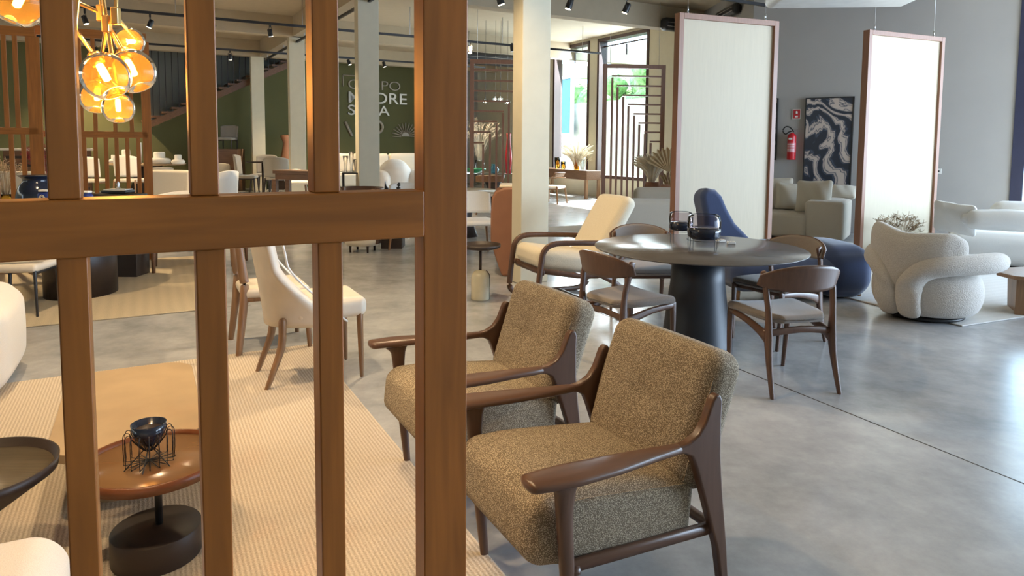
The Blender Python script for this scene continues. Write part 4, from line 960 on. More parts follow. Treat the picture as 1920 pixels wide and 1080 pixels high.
def wchair(label, loc, rz, legm, seatm, backm, group=None, sw_=.46, bh=.80, splay=.03, back='curve', legr=.016, seath=.46, arms=False, seat_t=.07, backz=.60):
    r = thing('dining_chair', label, 'chair', loc, rz, group)
    m = MB(); m.rbox((0, 0, seath - seat_t / 2), (sw_, sw_ * .98, seat_t), min(.03, seat_t * .45), 3, 4, .006, None, lambda p: Vector((p.x * (1 + .10 * p.y / sw_), p.y, p.z))); m.build('seat', seatm, r)
    hw = sw_ / 2 - .03
    for sx in (-1, 1):
        m = MB(); m.tube([(sx * hw, hw, seath - .03), (sx * (hw + splay), hw + splay * .5, 0)], [(legr * 1.2, legr * 1.2), (legr * .75, legr * .75)], 8, smooth=1); m.build('front_leg', legm, r)
        if back == 'post':
            m = MB(); m.tube([(sx * (hw + splay), -hw - splay * 1.6, 0), (sx * hw, -hw - .01, seath - .02), (sx * hw, -hw - .02, seath + .12), (sx * (hw - .01), -hw - .07, bh)], [(legr * .8, legr), (legr * 1.1, legr * 1.6), (legr * 1.1, legr * 1.5), (legr * .8, legr)], 8, smooth=4, sq=3); m.build('rear_leg', legm, r)
        else:
            m = MB(); m.tube([(sx * hw, -hw, seath - .03), (sx * (hw + splay), -hw - splay, 0)], [(legr * 1.2, legr * 1.2), (legr * .75, legr * .75)], 8, smooth=1); m.build('rear_leg', legm, r)
        m = MB(); m.tube([(sx * hw, hw, seath - .075), (sx * hw, -hw, seath - .075)], (legr * .7, .02), 8, smooth=1, sq=3); m.build('side_rail', legm, r)
    z0 = seath if back == 'shell' else backz
    def bf(u, v):
        th = (u - .5) * (2.0 if back != 'post' else .9); 
        return (sw_ * .54 * math.sin(th) / math.sin(1.0 if back != 'post' else .45) * (1 + (.06 * v if back == 'shell' else 0)) , -hw - .03 - .05 * v + (sw_ * .42 * (1 - math.cos(th)) if back != 'post' else .04 * (u - .5) ** 2 * 4), z0 + (bh - z0) * v * (1 - .10 * abs(2 * u - 1) ** 3))
    m = MB(); m.grid(bf, 18, 8, .035); m.build('backrest', backm, r)
    if arms:
        for sx in (-1, 1): m = MB(); m.tube([(sx * (hw + .03), -hw, .66), (sx * (hw + .05), 0, .66), (sx * (hw + .02), hw * .7, .66), (sx * hw, hw * .8, .46)], (.014, .012), 8); m.build('armrest', legm, r)
    return r
wchair('teak framed dining chair with cream seat behind the cream leather chair', (-1.80, 5.06, .002), rz_front(SA), 'teak', 'leather_cream', 'teak', None, .47, 1.02, .04, 'post', .021, .47, backz=.86)

# ================================================================== BACK LATTICE SCREENS
def lattice(label, px0, px1, Yd, ytop, rails, posts, thick, zb=.02):
    "posts and rails given by where the photo shows them on the plane through depth Yd"
    P0 = D(px1, 250, Yd); P0 = Vector((P0.x, P0.y, 0)); r = thing('lattice_screen', label, 'room divider', P0, AN, 'lattice screens at the back left')
    inv = (Matrix.Translation(P0) @ Matrix.Rotation(AN, 4, 'Z')).inverted()
    def L(px, py): return inv @ onplane(px, py, P0, B)
    zt = L(px1, ytop).z; x0 = L(px0, 200).x
    m = MB(); m.box((x0 / 2, 0, zt - .05), (abs(x0), .05, .10)); m.build('top_rail', 'screenh', r, .003)
    for y in rails:
        z = L((px0 + px1) / 2, y).z; m = MB(); m.box((x0 / 2, 0, z), (abs(x0) - .02, .045, .075)); m.build('crossbar', 'screenh', r, .003)
    m = MB(); m.box((x0 / 2, 0, zb + .04), (abs(x0), .05, .08)); m.build('bottom_rail', 'screenh', r, .003)
    zr = L((px0 + px1) / 2, rails[0]).z
    for (px, w_, up) in posts:
        x = L(px, 200).x
        if up == 2: za, zb2 = zb + .08, zt - .1
        elif up == 1: za, zb2 = zr + .0375, zt - .1
        else: za, zb2 = zb + .08, zr - .0375
        m = MB(); m.box((x, 0, (za + zb2) / 2), (w_, .045, zb2 - za)); m.build('post', 'screen', r, .002)
lattice('honey wood lattice screen directly behind the amber chandelier', 60, 279, 8.6, 64, [252], [(274, .10, 2), (64, .10, 2), (152, .045, 1), (215, .045, 1), (176, .045, 0), (196, .045, 0), (216, .045, 0), (236, .045, 0), (257, .045, 0), (155, .045, 0), (122, .045, 0), (178, .045, 1), (246, .045, 1), (100, .045, 1)], .05)
lattice('honey wood lattice screen cut by the left edge of the photo', -90, 74, 7.8, 53, [245], [(66, .13, 2), (-85, .1, 2), (-20, .045, 1), (12, .045, 1), (33, .045, 1), (-12, .045, 0), (18, .045, 0), (41, .045, 0)], .05)

# ================================================================== FAR FURNITURE (left half)
def P(px, Yd): return Vector(((px - 960) / 1280 * Yd, Yd, 0))
fg = 'chairs around the far dining tables'
r = thing('dining_table', 'pale topped dining table set with white dishes behind the lattice screen', 'table', P(275, 19.5))
m = MB(); m.lathe([(0, .71), (.98, .71), (1.02, .73), (1.02, .75), (0, .75)], 40); m.build('tabletop', 'cane', r); m = MB(); m.lathe([(.5, 0), (.35, .35), (.4, .71)], 24); m.build('pedestal', 'wenge', r)
for i, (x, y, w_, h_, l) in enumerate(((213, 300, .12, .20, 'left'), (237, 295, .22, .33, 'second'), (262, 296, .10, .50, 'tall'), (299, 298, .30, .28, 'right'), (334, 301, .18, .22, 'rightmost'))):
    p = P(x, 19.3 if x < 300 else 19.0); nm = {'left': 'low white dish at the left of the far dishes', 'second': 'wide white rounded dish, second from left on the far table', 'tall': 'tall narrow white vase standing among the far dishes', 'right': 'stacked white dish between the lattice post and second foreground post', 'rightmost': 'yellowish white dish rightmost on the far pale table'}[l]
    r = thing('dish', nm, 'dish', (p.x, p.y, .755 if x < 320 else .755)); m = MB(); m.lathe([(0, 0), (w_ * .9, 0), (w_, h_ * .3), (w_ * .8, h_ * .45), (w_ * .5, h_ * .5), (w_ * .5, h_ * .9), (w_ * .42, h_), (0, h_)] if l != 'tall' else [(0, 0), (w_ * .6, 0), (w_ * .6, h_), (0, h_)], 24); m.build('body', 'farwhite', r)
wchair('pale upholstered dining chair behind the left bars of the lattice screen', P(172, 17.2), .1, 'teak', 'farcream', 'farwhite', fg, .52, .95, .04, 'curve', .02, .47, backz=.52)
wchair('pale upholstered dining chair behind the right bars of the lattice screen', P(246, 17.6), -.1, 'teak', 'farcream', 'farwhite', fg, .62, .98, .04, 'curve', .02, .47, backz=.52)
wchair('dark legged chair with beige seat between lattice screen and foreground post', P(302, 18.4), .6, 'wenge', 'farcream', 'fargrey', fg, .5, .70, .03, 'curve', .02, .45, backz=.5)
def boxseat(name, label, loc, rz, w_, d_, h_, mat, hs=.42, cat='armchair', t_=.16):
    r = thing(name, label, cat, loc, rz)
    m = MB(); m.rbox((0, .05, hs / 2 + .03), (w_ - .05, d_ - .05, hs - .04), .07, 4, 4, .01); m.build('seat', mat, r)
    m = MB(); m.rbox((0, -d_ / 2 + t_ / 2, h_ / 2 + .03), (w_, t_, h_ - .04), .06, 4, 5, .01); m.build('backrest', mat, r)
    for sx in (-1, 1): m = MB(); m.rbox((sx * (w_ / 2 - t_ / 2), 0, h_ * .36 + .03), (t_, d_, h_ * .72), .06, 4, 4, .01); m.build('arm', mat, r)
    for sx in (-1, 1):
        for sy in (-1, 1): m = MB(); m.lathe([(.015, 0), (.02, .06)], 8, (sx * w_ * .38, sy * d_ * .38, 0)); m.build('foot', 'wenge', r)
    return r
def tub(label, loc, rz, R_, h_, mat, outer=None, hs=.42, open_=1.15, name='tub_chair', group=None, drop=.0):
    r = thing(name, label, 'armchair', loc, rz, group)
    m = MB(); m.lathe([(0, .1), (R_ * .78, .1), (R_ * .84, .16), (R_ * .84, hs - .04), (R_ * .78, hs), (0, hs)], 28); m.build('seat', mat, r)
    def f(u, v):
        th = (u - .5) * 2 * (PI - open_); k = abs(2 * u - 1)
        rr = R_ * (.86 + .14 * v)
        return (rr * math.sin(th), -rr * math.cos(th), .12 + (h_ - .12 - drop * k * k) * v)
    m = MB(); m.grid(f, 28, 8, .055); m.build('wraparound_back', outer or mat, r)
    for k in range(4): m = MB(); a_ = PI / 4 + k * PI / 2; m.lathe([(.014, 0), (.02, .11)], 8, (R_ * .6 * math.cos(a_), R_ * .6 * math.sin(a_), 0)); m.build('leg', 'wenge', r)
    return r
boxseat('armchair', 'beige boxy armchair back just left of the second foreground post', P(334, 14.2), math.radians(-6), .95, .8, .92, 'farcream')
tub('white tub chair with low rounded back, left of the second foreground post', P(340, 9.6), PI, .42, .80, 'farwhite', drop=.1)
tub('white folded shell chair just right of the second foreground post', P(402, 11.0), math.radians(70), .36, 1.06, 'farwhite', drop=.3)
boxseat('armchair', 'beige armchair beside the green wall right of the second foreground post', P(404, 19.9), math.radians(-60), .75, .7, 1.0, 'farcream', .5)
pd = P(416, 21.0); o = thing('display_pedestal', 'brown boxed plinth carrying a grey chair by the green wall', 'plinth', (pd.x, pd.y + .3, 0)); m = MB(); m.box((0, 0, .55), (.95, .6, 1.1)); m.build('box', 'brown', o, .01)
wchair('grey chair displayed high on a plinth against the green wall', (pd.x + .05, pd.y + .3, 1.102), math.radians(180), 'wenge', 'fargrey', 'fargrey', fg, .5, .62, .0, 'shell', .02, .3)
wchair('grey shell chair facing right at the far dark table', P(461, 19.6), math.radians(-80), 'wenge', 'fargrey', 'fargrey', fg, .58, .98, .06, 'shell', .024, .48)
wchair('grey chair behind the far dark table, in front of the farthest column', P(494, 20.7), math.radians(175), 'wenge', 'fargrey', 'fargrey', fg, .58, .96, .05, 'shell', .024, .48)
wchair('grey shell chair seen from behind at the far dark table', P(521, 18.8), math.radians(5), 'wenge', 'fargrey', 'fargrey', fg, .60, .94, .05, 'shell', .024, .48)
r = thing('dining_table', 'small dark topped table by the farthest column', 'table', P(492, 19.3)); m = MB(); m.lathe([(0, .80), (.42, .80), (.45, .82), (0, .83)], 28); m.build('tabletop', 'wenge', r); m = MB(); m.lathe([(.22, 0), (.03, .05), (.03, .8)], 14); m.build('pedestal', 'wenge', r)
sc = P(538, 22.1); r = thing('sculptural_vase', 'terracotta vase with dark foliage low against the green wall', 'vase', sc)
m = MB(); m.lathe([(0, .70), (.2, .70), (.22, .95), (.16, 1.2), (.11, 1.5), (.2, 1.72), (.12, 1.76), (0, 1.6)], 20); m.build('body', 'leather_tan', r); m = MB(); m.box((0, 0, .35), (.6, .5, .7)); m.build('stand', 'wenge', r)
m = MB()
for k in range(70):
    a_ = random.random() * 6.28; e = Vector((.38 * math.cos(a_) - .2, .2 * math.sin(a_) - .2, .72 + random.random() * .3)); m.tube([(0 - .15, -.2, .72), e], .02, 3, smooth=1, cap=False)
m.build('foliage', 'leaf', r)
# bar counter and stool
bt = Vector((-4.05, 12.1, 0)); r = thing('bar_counter', 'tall brown wooden bar table between the second foreground posts', 'table', bt, AN - .9)
m = MB(); m.box((.42, 0, 1.0), (.95, .45, .06)); m.build('tabletop', 'brown', r, .004); m = MB(); m.box((.42, 0, .92), (.90, .38, .1)); m.build('apron', 'brown', r, .004)
for (x, y) in ((-.05, -.17), (-.05, .17), (.87, -.17), (.87, .17)): m = MB(); m.box((x, y, .435), (.09, .07, .87)); m.build('leg', 'brown', r, .003)
def stool(label, loc, rz, group='bar stools'):
    r = thing('bar_stool', label, 'stool', loc, rz, group); m = MB(); m.rbox((0, 0, .72), (.44, .42, .07), .03, 3, 3); m.build('seat', 'farwhite', r)
    m = MB(); m.grid(lambda u, v: (.24 * math.sin((u - .5) * 2.6), -.12 - .14 * math.cos((u - .5) * 2.6), .74 + .24 * v * (1 - .6 * abs(2 * u - 1) ** 2)), 14, 5, .03); m.build('backrest', 'farwhite', r)
    for sx in (-1, 1):
        for sy in (-1, 1): m = MB(); m.tube([(sx * .16, sy * .15, .70), (sx * .22, sy * .21, 0)], .014, 6, smooth=1); m.build('leg', 'teak', r)
    m = MB(); m.tube([(-.2, -.19, .25), (.2, -.19, .25), (.2, .19, .25), (-.2, .19, .25)], .01, 6, smooth=1, closed=True); m.build('foot_ring', 'black', r)
stool('white seated bar stool behind the brown bar counter', P(556, 13.6), math.radians(200))

# middle left: chairs whose legs show under the crossbar
mg = 'dining chairs on the flat beige rug'
wchair('dining chair standing on the flat beige rug, its legs below the crossbar at left centre', (-3.98, 8.02, .012), math.radians(-65), 'brown', 'farcream', 'farcream', mg, .50, .80, .01, 'curve', .026, .46)
wchair('dining chair at the right side of the flat beige rug beside the second post', (-3.62, 8.45, .012), math.radians(90), 'brown', 'farcream', 'farcream', mg, .48, .78, .01, 'curve', .026, .46)
r = thing('pedestal_table', 'dark drum pedestal table on the flat beige rug at left', 'table', (-4.25, 6.66, .012))
m = MB(); m.lathe([(.34, 0), (.34, .66)], 36, sx=.9); m.build('drum', 'wenge', r); m = MB(); m.lathe([(0, .66), (.62, .66), (.64, .68), (.64, .70), (0, .70)], 48); m.build('tabletop', 'wenge', r)
wchair('black legged chair with cream seat in front of the dark drum table', (-4.28, 5.90, .004), math.radians(10), 'black', 'leather_cream', 'leather_cream', mg, .44, .74, .01, 'curve', .013, .46, backz=.6)
vs = D(43, 370, 6.45); r = thing('vase', 'black glass urn shaped vase left of the first foreground post', 'vase', (vs.x, vs.y + .2, .715))
m = MB(); m.lathe([(0, 0), (.12, 0), (.15, .06), (.18, .18), (.185, .27), (.155, .36), (.115, .40), (.115, .43), (.165, .46), (.16, .465), (.105, .44), (0, .43)], 36); m.build('body', 'darkglass', r, sub=1)
for (px, Yd, l) in ((82, 6.42, 'blue glazed jar with pale arch motif left of the first foreground post'), (158, 6.3, 'blue glazed jar with pale arch motif right of the first foreground post')):
    v_ = P(px, Yd); r = thing('decorative_jar', l, 'jar', (v_.x, v_.y, .7155), .0, 'blue arched jars on the dark drum table')
    m = MB(); m.rbox((0, 0, .16), (.13, .09, .32), .04, 4, 2); m.build('body', 'blueg', r)
    m = MB()
    for k in (1, 2): m.tube([(-.012 * k - .008, -.047, .14), (-.012 * k - .008, -.047, .25), (0, -.047, .262 + .014 * k), (.012 * k + .008, -.047, .25), (.012 * k + .008, -.047, .14)], .004, 5)
    m.build('arch_motif', 'farcream', r); m = MB(); m.rbox((0, 0, .328), (.09, .07, .02), .008, 2, 1); m.build('lid', 'farwhite', r)
v_ = D(222, 362, 7.62); r = thing('display_table', 'dark low display table carrying a pale tray behind the crossbar', 'stand', (v_.x, v_.y, .012)); m = MB(); m.box((0, 0, (v_.z - .02) / 2), (.5, .28, v_.z - .02)); m.build('box', 'wenge', r, .004)
r = thing('serving_tray', 'black tray with pale rim and small silver figure behind the crossbar', 'tray', (v_.x, v_.y, v_.z + .0)); m = MB(); m.rbox((0, 0, .02), (.28, .2, .035), .012, 2, 1); m.build('tray', 'black', r)
m = MB(); m.box((0, 0, .042), (.24, .16, .01)); m.build('liner', 'plastic', r); m = MB(); m.lathe([(0, .047), (.025, .05), (.012, .08), (.018, .1), (.005, .13), (0, .14)], 12); m.build('figure', 'steel', r)
cb_ = P(92, 18.9); r = thing('shelf_cabinet', 'dark brown slatted shelf cabinet at the far left wall', 'cabinet', (cb_.x, cb_.y, 0), AN)
m = MB(); m.box((0, 0, .62), (2.0, .4, 1.24)); m.build('carcass', 'brown', r, .01); m = MB(); m.box((0, 0, 1.27), (2.1, .5, .06)); m.build('worktop', 'farcream', r)
for k in range(5): m = MB(); m.box((0, -.215, .18 + .22 * k), (1.9, .03, .07)); m.build('shelf_edge', 'wenge', r)
m = MB(); m.box((.3, -1.2, .35), (1.6, .6, .7)); o = m.build('storage_chest', 'farcream'); o.location = (cb_.x, cb_.y, 0); tag(o, 'pale low chest below the slatted shelf cabinet at far left', 'chest')
q = P(80, 11.5); grass('red_plant', 'red feathery dried plant left of the first foreground post', (q.x, q.y, .55), 60, .75, .35, plain('red_foliage', lin((150, 40, 40)), .8), True, 'wenge', .25, .12, cat='plant')
r = thing('display_table', 'dark stand under the red feathery plant', 'stand', (q.x, q.y, 0)); m = MB(); m.box((0, 0, .272), (.5, .4, .545)); m.build('box', 'wenge', r)
q = P(8, 10.0); grass('dried_flowers', 'grey white dried flowers at the far left edge', (q.x, q.y, .5), 70, .62, .26, 'dry', True, 'yellowg', .22, .1)
r = thing('display_table', 'dark stand under the grey white dried flowers', 'stand', (q.x, q.y, 0)); m = MB(); m.box((0, 0, .247), (.5, .4, .494)); m.build('box', 'wenge', r)

# centre far: sofa, puffy chair, dark side stand
q = P(712, 21.6); r = thing('sofa', 'long beige sofa against the green wall under the lettering', 'sofa', q, AN); r.scale = (1, 1, 1.22)
m = MB(); m.rbox((-.2, 0, .33), (3.6, .9, .34), .08, 3, 6); m.build('seat', 'farcream', r)
for k in range(3): m = MB(); m.rbox((-1.4 + 1.2 * k, .38, .74), (1.17, .26, .46), .08, 4, 4, .01); m.build('back_cushion', 'farcream', r)
m = MB(); m.box((-.2, .1, .08), (3.4, .6, .16)); m.build('plinth', 'wenge', r)
q = P(744, 18.3); r = thing('armchair', 'puffy pale grey rounded armchair right of the second column', 'armchair', q, .5); r.scale = (1.35, 1.35, 1.42)
MT['puff'] = fabric('puffy_grey', lin((206, 202, 198)), lin((222, 219, 216)), 200, blend=.9)
m = MB(); m.rbox((-.05, 0, .42), (.62, .66, .66), .28, 6, 5, .02); m.build('body', 'puff', r); m = MB(); m.rbox((.32, -.06, .33), (.34, .6, .44), .16, 5, 4, .02); m.build('arm', 'puff', r); m = MB(); m.rbox((-.36, -.06, .33), (.30, .6, .44), .14, 5, 4, .02); m.build('arm', 'puff', r)
q = P(660, 12.4); r = thing('side_table', 'open black side stand left of the second column holding glass vases', 'side table', (q.x - .02, q.y, 0), .2)
for (x, y) in ((-.14, -.14), (.14, -.14), (-.14, .14), (.14, .14)): m = MB(); m.box((x, y, .48), (.03, .03, .96)); m.build('leg', 'black', r)
for z in (.55, .97): m = MB(); m.box((0, 0, z), (.32, .32, .02)); m.build('shelf', 'black', r)
for i, (x, y, h_) in enumerate(((-.10, 0, .30), (.0, .03, .38), (.09, -.02, .24))):
    o = thing('glass_vase', ['leftmost clear fluted glass vase on the black stand', 'tallest clear fluted glass vase on the black stand, middle', 'shortest clear fluted glass vase on the black stand, right'][i], 'vase', (q.x - .02 + x, q.y + y, .981), 0, 'glass vases on the black stand'); m = MB(); m.lathe([(0, 0), (.028, 0), (.026, h_ * .3), (.05, h_), (.046, h_), (.02, h_ * .32), (0, .02)], 14, cap=False); m.build('body', 'frost', o)
q = P(736, 9.9)
for i, (dx, l) in enumerate(((-.06, 'dark pointed sculpture left of the small black figure'), (.08, 'small black figure sculpture in front of the puffy grey chair'))):
    o = thing('sculpture', l, 'sculpture', (q.x + dx, q.y, .70), 0, 'dark sculptures before the puffy chair'); m = MB()
    if i == 0: m.prism([(-.07, 0), (.05, 0), (.02, .12), (-.03, .20), (-.05, .27)], -.03, .03, 'y')
    else: m.tube([(0, 0, .0), (.01, 0, .1), (.0, 0, .18), (.01, 0, .23)], [(.04, .04), (.03, .03), (.035, .03), (.018, .02)], 10)
    m.build('body', 'black', o)
r = thing('display_table', 'dark stand under the two small dark sculptures', 'stand', (q.x, q.y, 0)); m = MB(); m.box((0, 0, .349), (.3, .3, .698)); m.build('box', 'wenge', r)
cg_ = 'chairs seen above and below the crossbar'
tub('dark rimmed curved back chair just above the crossbar, at the second column foot', P(678, 9.5), math.radians(170), .30, .90, 'farcream', 'walnut', .46, 1.2, group=cg_)
wchair('cream curved back chair just above the crossbar, left of the wide post', P(764, 9.9), math.radians(190), 'teak', 'farwhite', 'farwhite', cg_, .5, .93, .05, 'curve', .02, .46)
wchair('teak legged chair whose legs show below the crossbar at its centre', P(682, 10.5), math.radians(30), 'teak', 'farcream', 'farcream', cg_, .46, .78, .05, 'curve', .02, .46)

# ================================================================== CENTRE AND RIGHT FAR FURNITURE
def nested(label, px0, px1, Yd, ytop, zbot, dirn, hs, vxs, mat, w_=.085):
    P0 = D(px0, 200, Yd); P0 = Vector((P0.x, P0.y, 0)); ang = math.radians(6); r = thing('slatted_divider', label, 'room divider', P0, ang, 'hanging slatted dividers')
    U = Vector((math.cos(ang), math.sin(ang), 0)); NN = Vector((-U.y, U.x, 0)); inv = (Matrix.Translation(P0) @ Matrix.Rotation(ang, 4, 'Z')).inverted()
    def L(px, py): return inv @ onplane(px, py, P0, NN)
    x1 = L(px1, 200).x; zt = L(px0, ytop).z; t_ = .05
    for x in (w_ / 2, x1 - w_ / 2): m = MB(); m.box((x, 0, (zt + zbot) / 2), (w_, .06, zt - zbot)); m.build('outer_stile', mat, r, .003)
    m = MB(); m.box((x1 / 2, 0, zt - w_ / 2), (x1 - 2 * w_, .06, w_)); m.build('top_rail', mat, r, .003)
    for y, vx in zip(hs, vxs):
        z = L((px0 + px1) / 2, y).z; x = L(vx, 220).x; e = x1 - w_ if dirn > 0 else w_
        m = MB(); m.box(((x + e) / 2, 0, z), (abs(e - x) + .03, .04, .035)); m.build('slat', mat, r); m = MB(); m.box((x, 0, (z + zbot) / 2 - .018), (t_ * .8, .04, z - zbot - .03)); m.build('slat', mat, r)
    for x in (.15, x1 - .15): m = MB(); m.tube([(x, 0, zt), (x, 0, 4.62)], .004, 5, smooth=1, cap=False); m.build('suspension_cable', 'steel', r)
nested('hanging divider of nested wooden L shapes before the right far window', 1130, 1246, 15.0, 120, .26, 1, [143, 161, 179, 196, 213.5, 230.5, 247.5, 265], [1147, 1157, 1168, 1178, 1189, 1199, 1210, 1221], 'frame')
nested('hanging divider of nested wooden L shapes beside the wide foreground post', 881, 1000, 14.0, 111, .26, -1, [132, 152, 171, 190, 209, 228, 248, 268], [985, 973, 964, 954, 943, 931, 919, 906], 'frame')
# console under the left far window
cs = Vector((1.55, 18.55, 0)); ce = G(1095, 373); ca = rz_front(A) 
cs = thing('console_table', 'brown wooden console table with vases below the left far window', 'console', (ce.x, ce.y, 0), AN - PI / 2)
m = MB(); m.box((-1.15, .25, .66), (2.5, .5, .26)); m.build('drawer_box', 'brown', cs, .01)
for (x, y) in ((0.04, .04), (.04, .46), (-2.34, .04), (-2.34, .46)): m = MB(); m.box((x, y, .265), (.07, .07, .53)); m.build('leg', 'teak', cs)
cm = Matrix.Translation((ce.x, ce.y, 0)) @ Matrix.Rotation(AN - PI / 2, 4, 'Z')
def onc(px):
    "point on the console top"
    p0 = cm @ Vector((0, .25, 0)); q = onplane(px, 200, p0, cm.to_3x3() @ Vector((0, 1, 0))); return Vector((q.x, q.y, .792))
for i, (px, h_, R_, mt, l) in enumerate(((1047, .34, .10, 'yellowg', 'larger yellow glass vase on the console'), (1058, .22, .085, 'yellowg', 'smaller yellow glass vase on the console'), (1083, .30, .10, 'amber', 'amber round glass vase in the middle of the console'), (1094, .30, .055, 'clear', 'slim clear glass vase at the right of the console'))):
    p = onc(px); o = thing('vase', l, 'vase', p, 0, 'vases on the console'); m = MB(); m.lathe([(0, 0), (R_ * .75, 0), (R_ * .85, h_ * .4), (R_, h_), (R_ * .93, h_), (R_ * .78, h_ * .4), (0, .02)], 18); m.build('body', mt, o)
    if i == 2: o2 = grass('pampas', 'bright sunlit dried pampas bunch above the console', (p.x, p.y, .80), 110, .85, .46, 'drypale', False, cat='dried plant', plume=.05)
    if i == 3: o2 = grass('dried_branches', 'orange dried grass bunch at the right end of the console', (p.x, p.y, .80), 40, .5, .25, 'palm', False, cat='dried plant')
p = onc(1066); o2 = grass('bare_branch', 'thin dark bare branch on the console left of the pampas', (p.x, p.y, .79), 3, .8, .25, 'black', False, cat='dried plant')
wchair('honey wood open armchair in front of the console table', (1.05, 17.6, 0), math.radians(60), 'teak', 'farwhite', 'teak', None, .52, .80, .05, 'curve', .024, .46, True, backz=.70)
# far right sofa, pampas and palm
q = G(1205, 425, .0); q = P(1205, 10.9); sfr = thing('sofa', 'beige sofa left of the larger hanging panel, seen from behind', 'sofa', (q.x + .02, q.y, .0125), math.radians(-4))
m = MB(); m.rbox((.02, -.35, .35), (1.15, .28, .64), .08, 4, 4, .01); m.build('backrest', 'linen', sfr)
m = MB(); m.rbox((.05, .25, .28), (1.2, .95, .42), .08, 4, 4, .01); m.build('seat', 'linen', sfr)
m = MB(); m.rbox((.28, .62, .58), (.75, .26, .42), .10, 4, 4, .01); m.build('side_cushion', 'linen', sfr)
q = P(1222, 12.6); pm = grass('pampas_bouquet', 'full cream pampas bouquet in front of the slatted divider', (q.x, q.y, .62), 220, .62, .33, 'drypale', True, 'leather_tan', .22, .14, plume=.028)
r = thing('plant_stand', 'plain stand under the cream pampas bouquet', 'stand', (q.x, q.y, 0)); m = MB(); m.box((0, 0, .308), (.5, .4, .616)); m.build('box', 'linen', r, .01)
q = P(1247, 12.2); r = thing('palm_leaf_vase', 'dried fan palm leaves at the left edge of the larger panel', 'dried plant', (q.x, q.y, .62))
def fan(c_, R_, rot, a0, a1, n=22):
    m = MB(); pts = []
    for k in range(n + 1):
        a_ = a0 + (a1 - a0) * k / n; rr = R_ * (.86 + .14 * (k % 2)) ; pts.append((rr * math.cos(a_), .018 * (1 if k % 2 else -1), rr * math.sin(a_)))
    vs = [(0, 0, 0)] + pts; fs = [(0, k + 1, k + 2) for k in range(n)]
    vs += [(x, y + .006, z) for x, y, z in vs]; K = n + 2; fs += [(K, K + k + 2, K + k + 1) for k in range(n)]
    m.add(vs, fs, False, Matrix.Translation(c_) @ Matrix.Rotation(rot, 4, 'Y')); return m
fan(Vector((.06, 0, .42)), .46, 0, .55, 2.75).build('fan_leaf', 'palm', r); fan(Vector((.14, .05, .02)), .42, 0, .5, 2.2).build('fan_leaf', 'palm', r)
m = MB(); m.tube([(.06, 0, .42), (.0, 0, .0)], .012, 6, smooth=1); m.build('stem', 'teak', r); m = MB(); m.lathe([(0, 0), (.09, 0), (.12, .1), (.07, .2), (0, .2)], 16); m.build('vase', 'leather_tan', r)
r = thing('plant_stand', 'plain stand under the dried fan palm leaves', 'stand', (q.x + .25, q.y + .3, 0)); m = MB(); m.box((-.2, -.25, .308), (.35, .35, .616)); m.build('box', 'linen', r, .01)
q = P(1140, 11.2); 
for i, (px, py, h_, mt, l) in enumerate(((1138, 372, .20, 'teal', 'small teal glass bottle behind the cream lounge chair'), (1163, 378, .10, 'clear', 'clear cut glass bowl behind the cream lounge chair top'))):
    v_ = D(px, py, 9.6); o = thing('glass_vase', l, 'vase', (v_.x, v_.y, .60)); m = MB(); m.lathe([(0, 0), (.06, 0), (.065, h_ * .5), (.03, h_ * .8), (.035, h_), (0, h_)] if i == 0 else [(0, 0), (.05, 0), (.09, h_), (.085, h_), (.04, .02), (0, .015)], 16); m.build('body', mt, o)
v_ = D(1150, 380, 9.6); r = thing('side_table', 'low grey side table behind the cream lounge chair holding glassware', 'side table', (v_.x, v_.y, 0)); m = MB(); m.lathe([(0, .57), (.24, .57), (.24, .598), (0, .598)], 28); m.build('tabletop', 'fargrey', r); m = MB(); m.lathe([(.14, 0), (.03, .03), (.03, .57)], 12); m.build('pedestal', 'black', r)
# beyond the wide post: white chairs, table, glassware
wc = 'white chairs right of the wide post'
wchair('white rounded back chair just right of the wide post', P(890, 9.2), math.radians(200), 'teak', 'farwhite', 'farwhite', wc, .54, .86, .05, 'curve', .02, .50, backz=.56)
q = P(862, 11.2); r = thing('dining_table', 'round beige topped dining table behind the white chair', 'table', q); m = MB(); m.lathe([(0, .73), (.70, .73), (.72, .75), (0, .76)], 40); m.build('tabletop', 'cane', r); m = MB(); m.lathe([(.3, 0), (.2, .3), (.24, .73)], 20); m.build('pedestal', 'wenge', r)
q = P(925, 16.5); r = thing('dining_table', 'far glass topped table with green and blue glassware', 'table', q); m = MB(); m.lathe([(0, .80), (.85, .80), (.85, .82), (0, .82)], 36); m.build('tabletop', 'clear', r); m = MB(); m.lathe([(.3, 0), (.1, .3), (.3, .8)], 20); m.build('pedestal', 'wenge', r)
for (dx, h_, R_, mt, l, nm) in ((-.42, .12, .26, 'greeng', 'wide green glass bowl on the far glass table', 'bowl'), (.02, .22, .12, 'teal', 'blue glass vase in the middle of the far glass table', 'vase'), (.36, .95, .085, 'red', 'tall glossy red vase beside the nearest column', 'vase')):
    o = thing(nm, l, nm, (q.x + dx, q.y - .3, .822)); m = MB(); m.lathe([(0, 0), (R_ * .5, 0), (R_, h_ * .8), (R_ * .9, h_), (R_ * .8, h_), (0, h_ * .3)] if nm == 'bowl' else [(0, 0), (R_ * .7, 0), (R_, h_ * .4), (R_ * .5, h_ * .85), (R_ * .6, h_), (0, h_)], 20); m.build('body', mt, o)
grass('dried_branches', 'pale twiggy dried branches behind the second slatted divider', (q.x - .35, q.y + .3, .822), 90, 1.15, .55, 'drypale', True, 'clear', .3, .12)
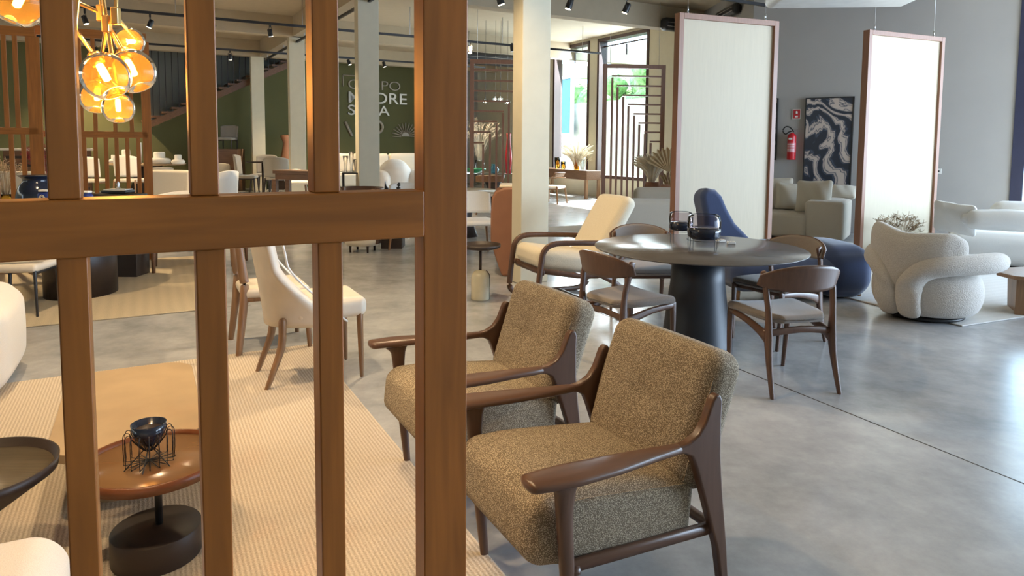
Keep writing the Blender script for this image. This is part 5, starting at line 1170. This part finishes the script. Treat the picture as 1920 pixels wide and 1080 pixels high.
wchair('teak chair with curved back before the far glass table, behind the slats', P(915, 14.9), math.radians(10), 'teak', 'farwhite', 'teak', wc, .55, .84, .05, 'curve', .022, .46, backz=.70)
# small framed art and glass pendants far behind
for i, (px, py, Yd, w_, h_, l) in enumerate(((923, 232, 20.5, .62, 1.9, 'framed black and white abstract art far behind the slats'),)):
    v_ = onplane(px, py, PG - B * .04, B); w_ *= 1.2; h_ *= 1.2; o = thing('painting', l, 'painting', (v_.x, v_.y, v_.z), AN); m = MB(); m.box((0, 0, 0), (w_ * 1.5, .03, h_)); m.build('canvas', 'farwhite', o); m = MB(); m.rbox((.02, -.03, .12), (w_ * .9, .02, h_ * .6), .009, 2, 2); m.build('dark_shape', 'black', o); m = MB()
    for c_, s_ in (((-w_ * .75, 0, 0), (.05, .06, h_)), ((w_ * .75, 0, 0), (.05, .06, h_)), ((0, 0, h_ / 2), (w_ * 1.5, .06, .05)), ((0, 0, -h_ / 2), (w_ * 1.5, .06, .05))): m.box(c_, s_)
    m.build('frame', 'black', o)
    m = MB(); m.box((0, .2, -h_ / 2 - .45), (w_, .2, .1)); 
gp = thing('glass_pendant', 'small cluster of lit glass pendants far behind the slats', 'pendant lamp', D(931, 186, 17.5))
for (dx, dz) in ((-.28, -.06), (-.03, 0), (.10, 0), (.28, -.08)):
    m = MB(); m.lathe([(0, -.07), (.05, -.05), (.07, 0), (.05, .05), (0, .07)], 14, (dx, 0, dz)); g_ = m.build('glass_globe', 'clear', gp); m = MB(); m.lathe([(0, -.035), (.03, 0), (0, .035)], 10, (dx, 0, dz)); m.build('bulb', 'lens', g_)
    m = MB(); m.tube([(dx, 0, dz + .07), (dx, 0, 4.62 - gp.location.z)], .004, 5, smooth=1, cap=False); m.build('cord', 'black', gp)

# the far left part of the showroom stands on a slightly higher scale of furniture
for o in list(C.objects):
    if o.parent is None and o.type == 'EMPTY' and o.location.x < -4.5 and o.location.y > 16.4 and o.get('category') in ('chair', 'table', 'armchair', 'dish', 'plinth'):
        o.scale.z *= 1.18; o.location.z *= 1.18
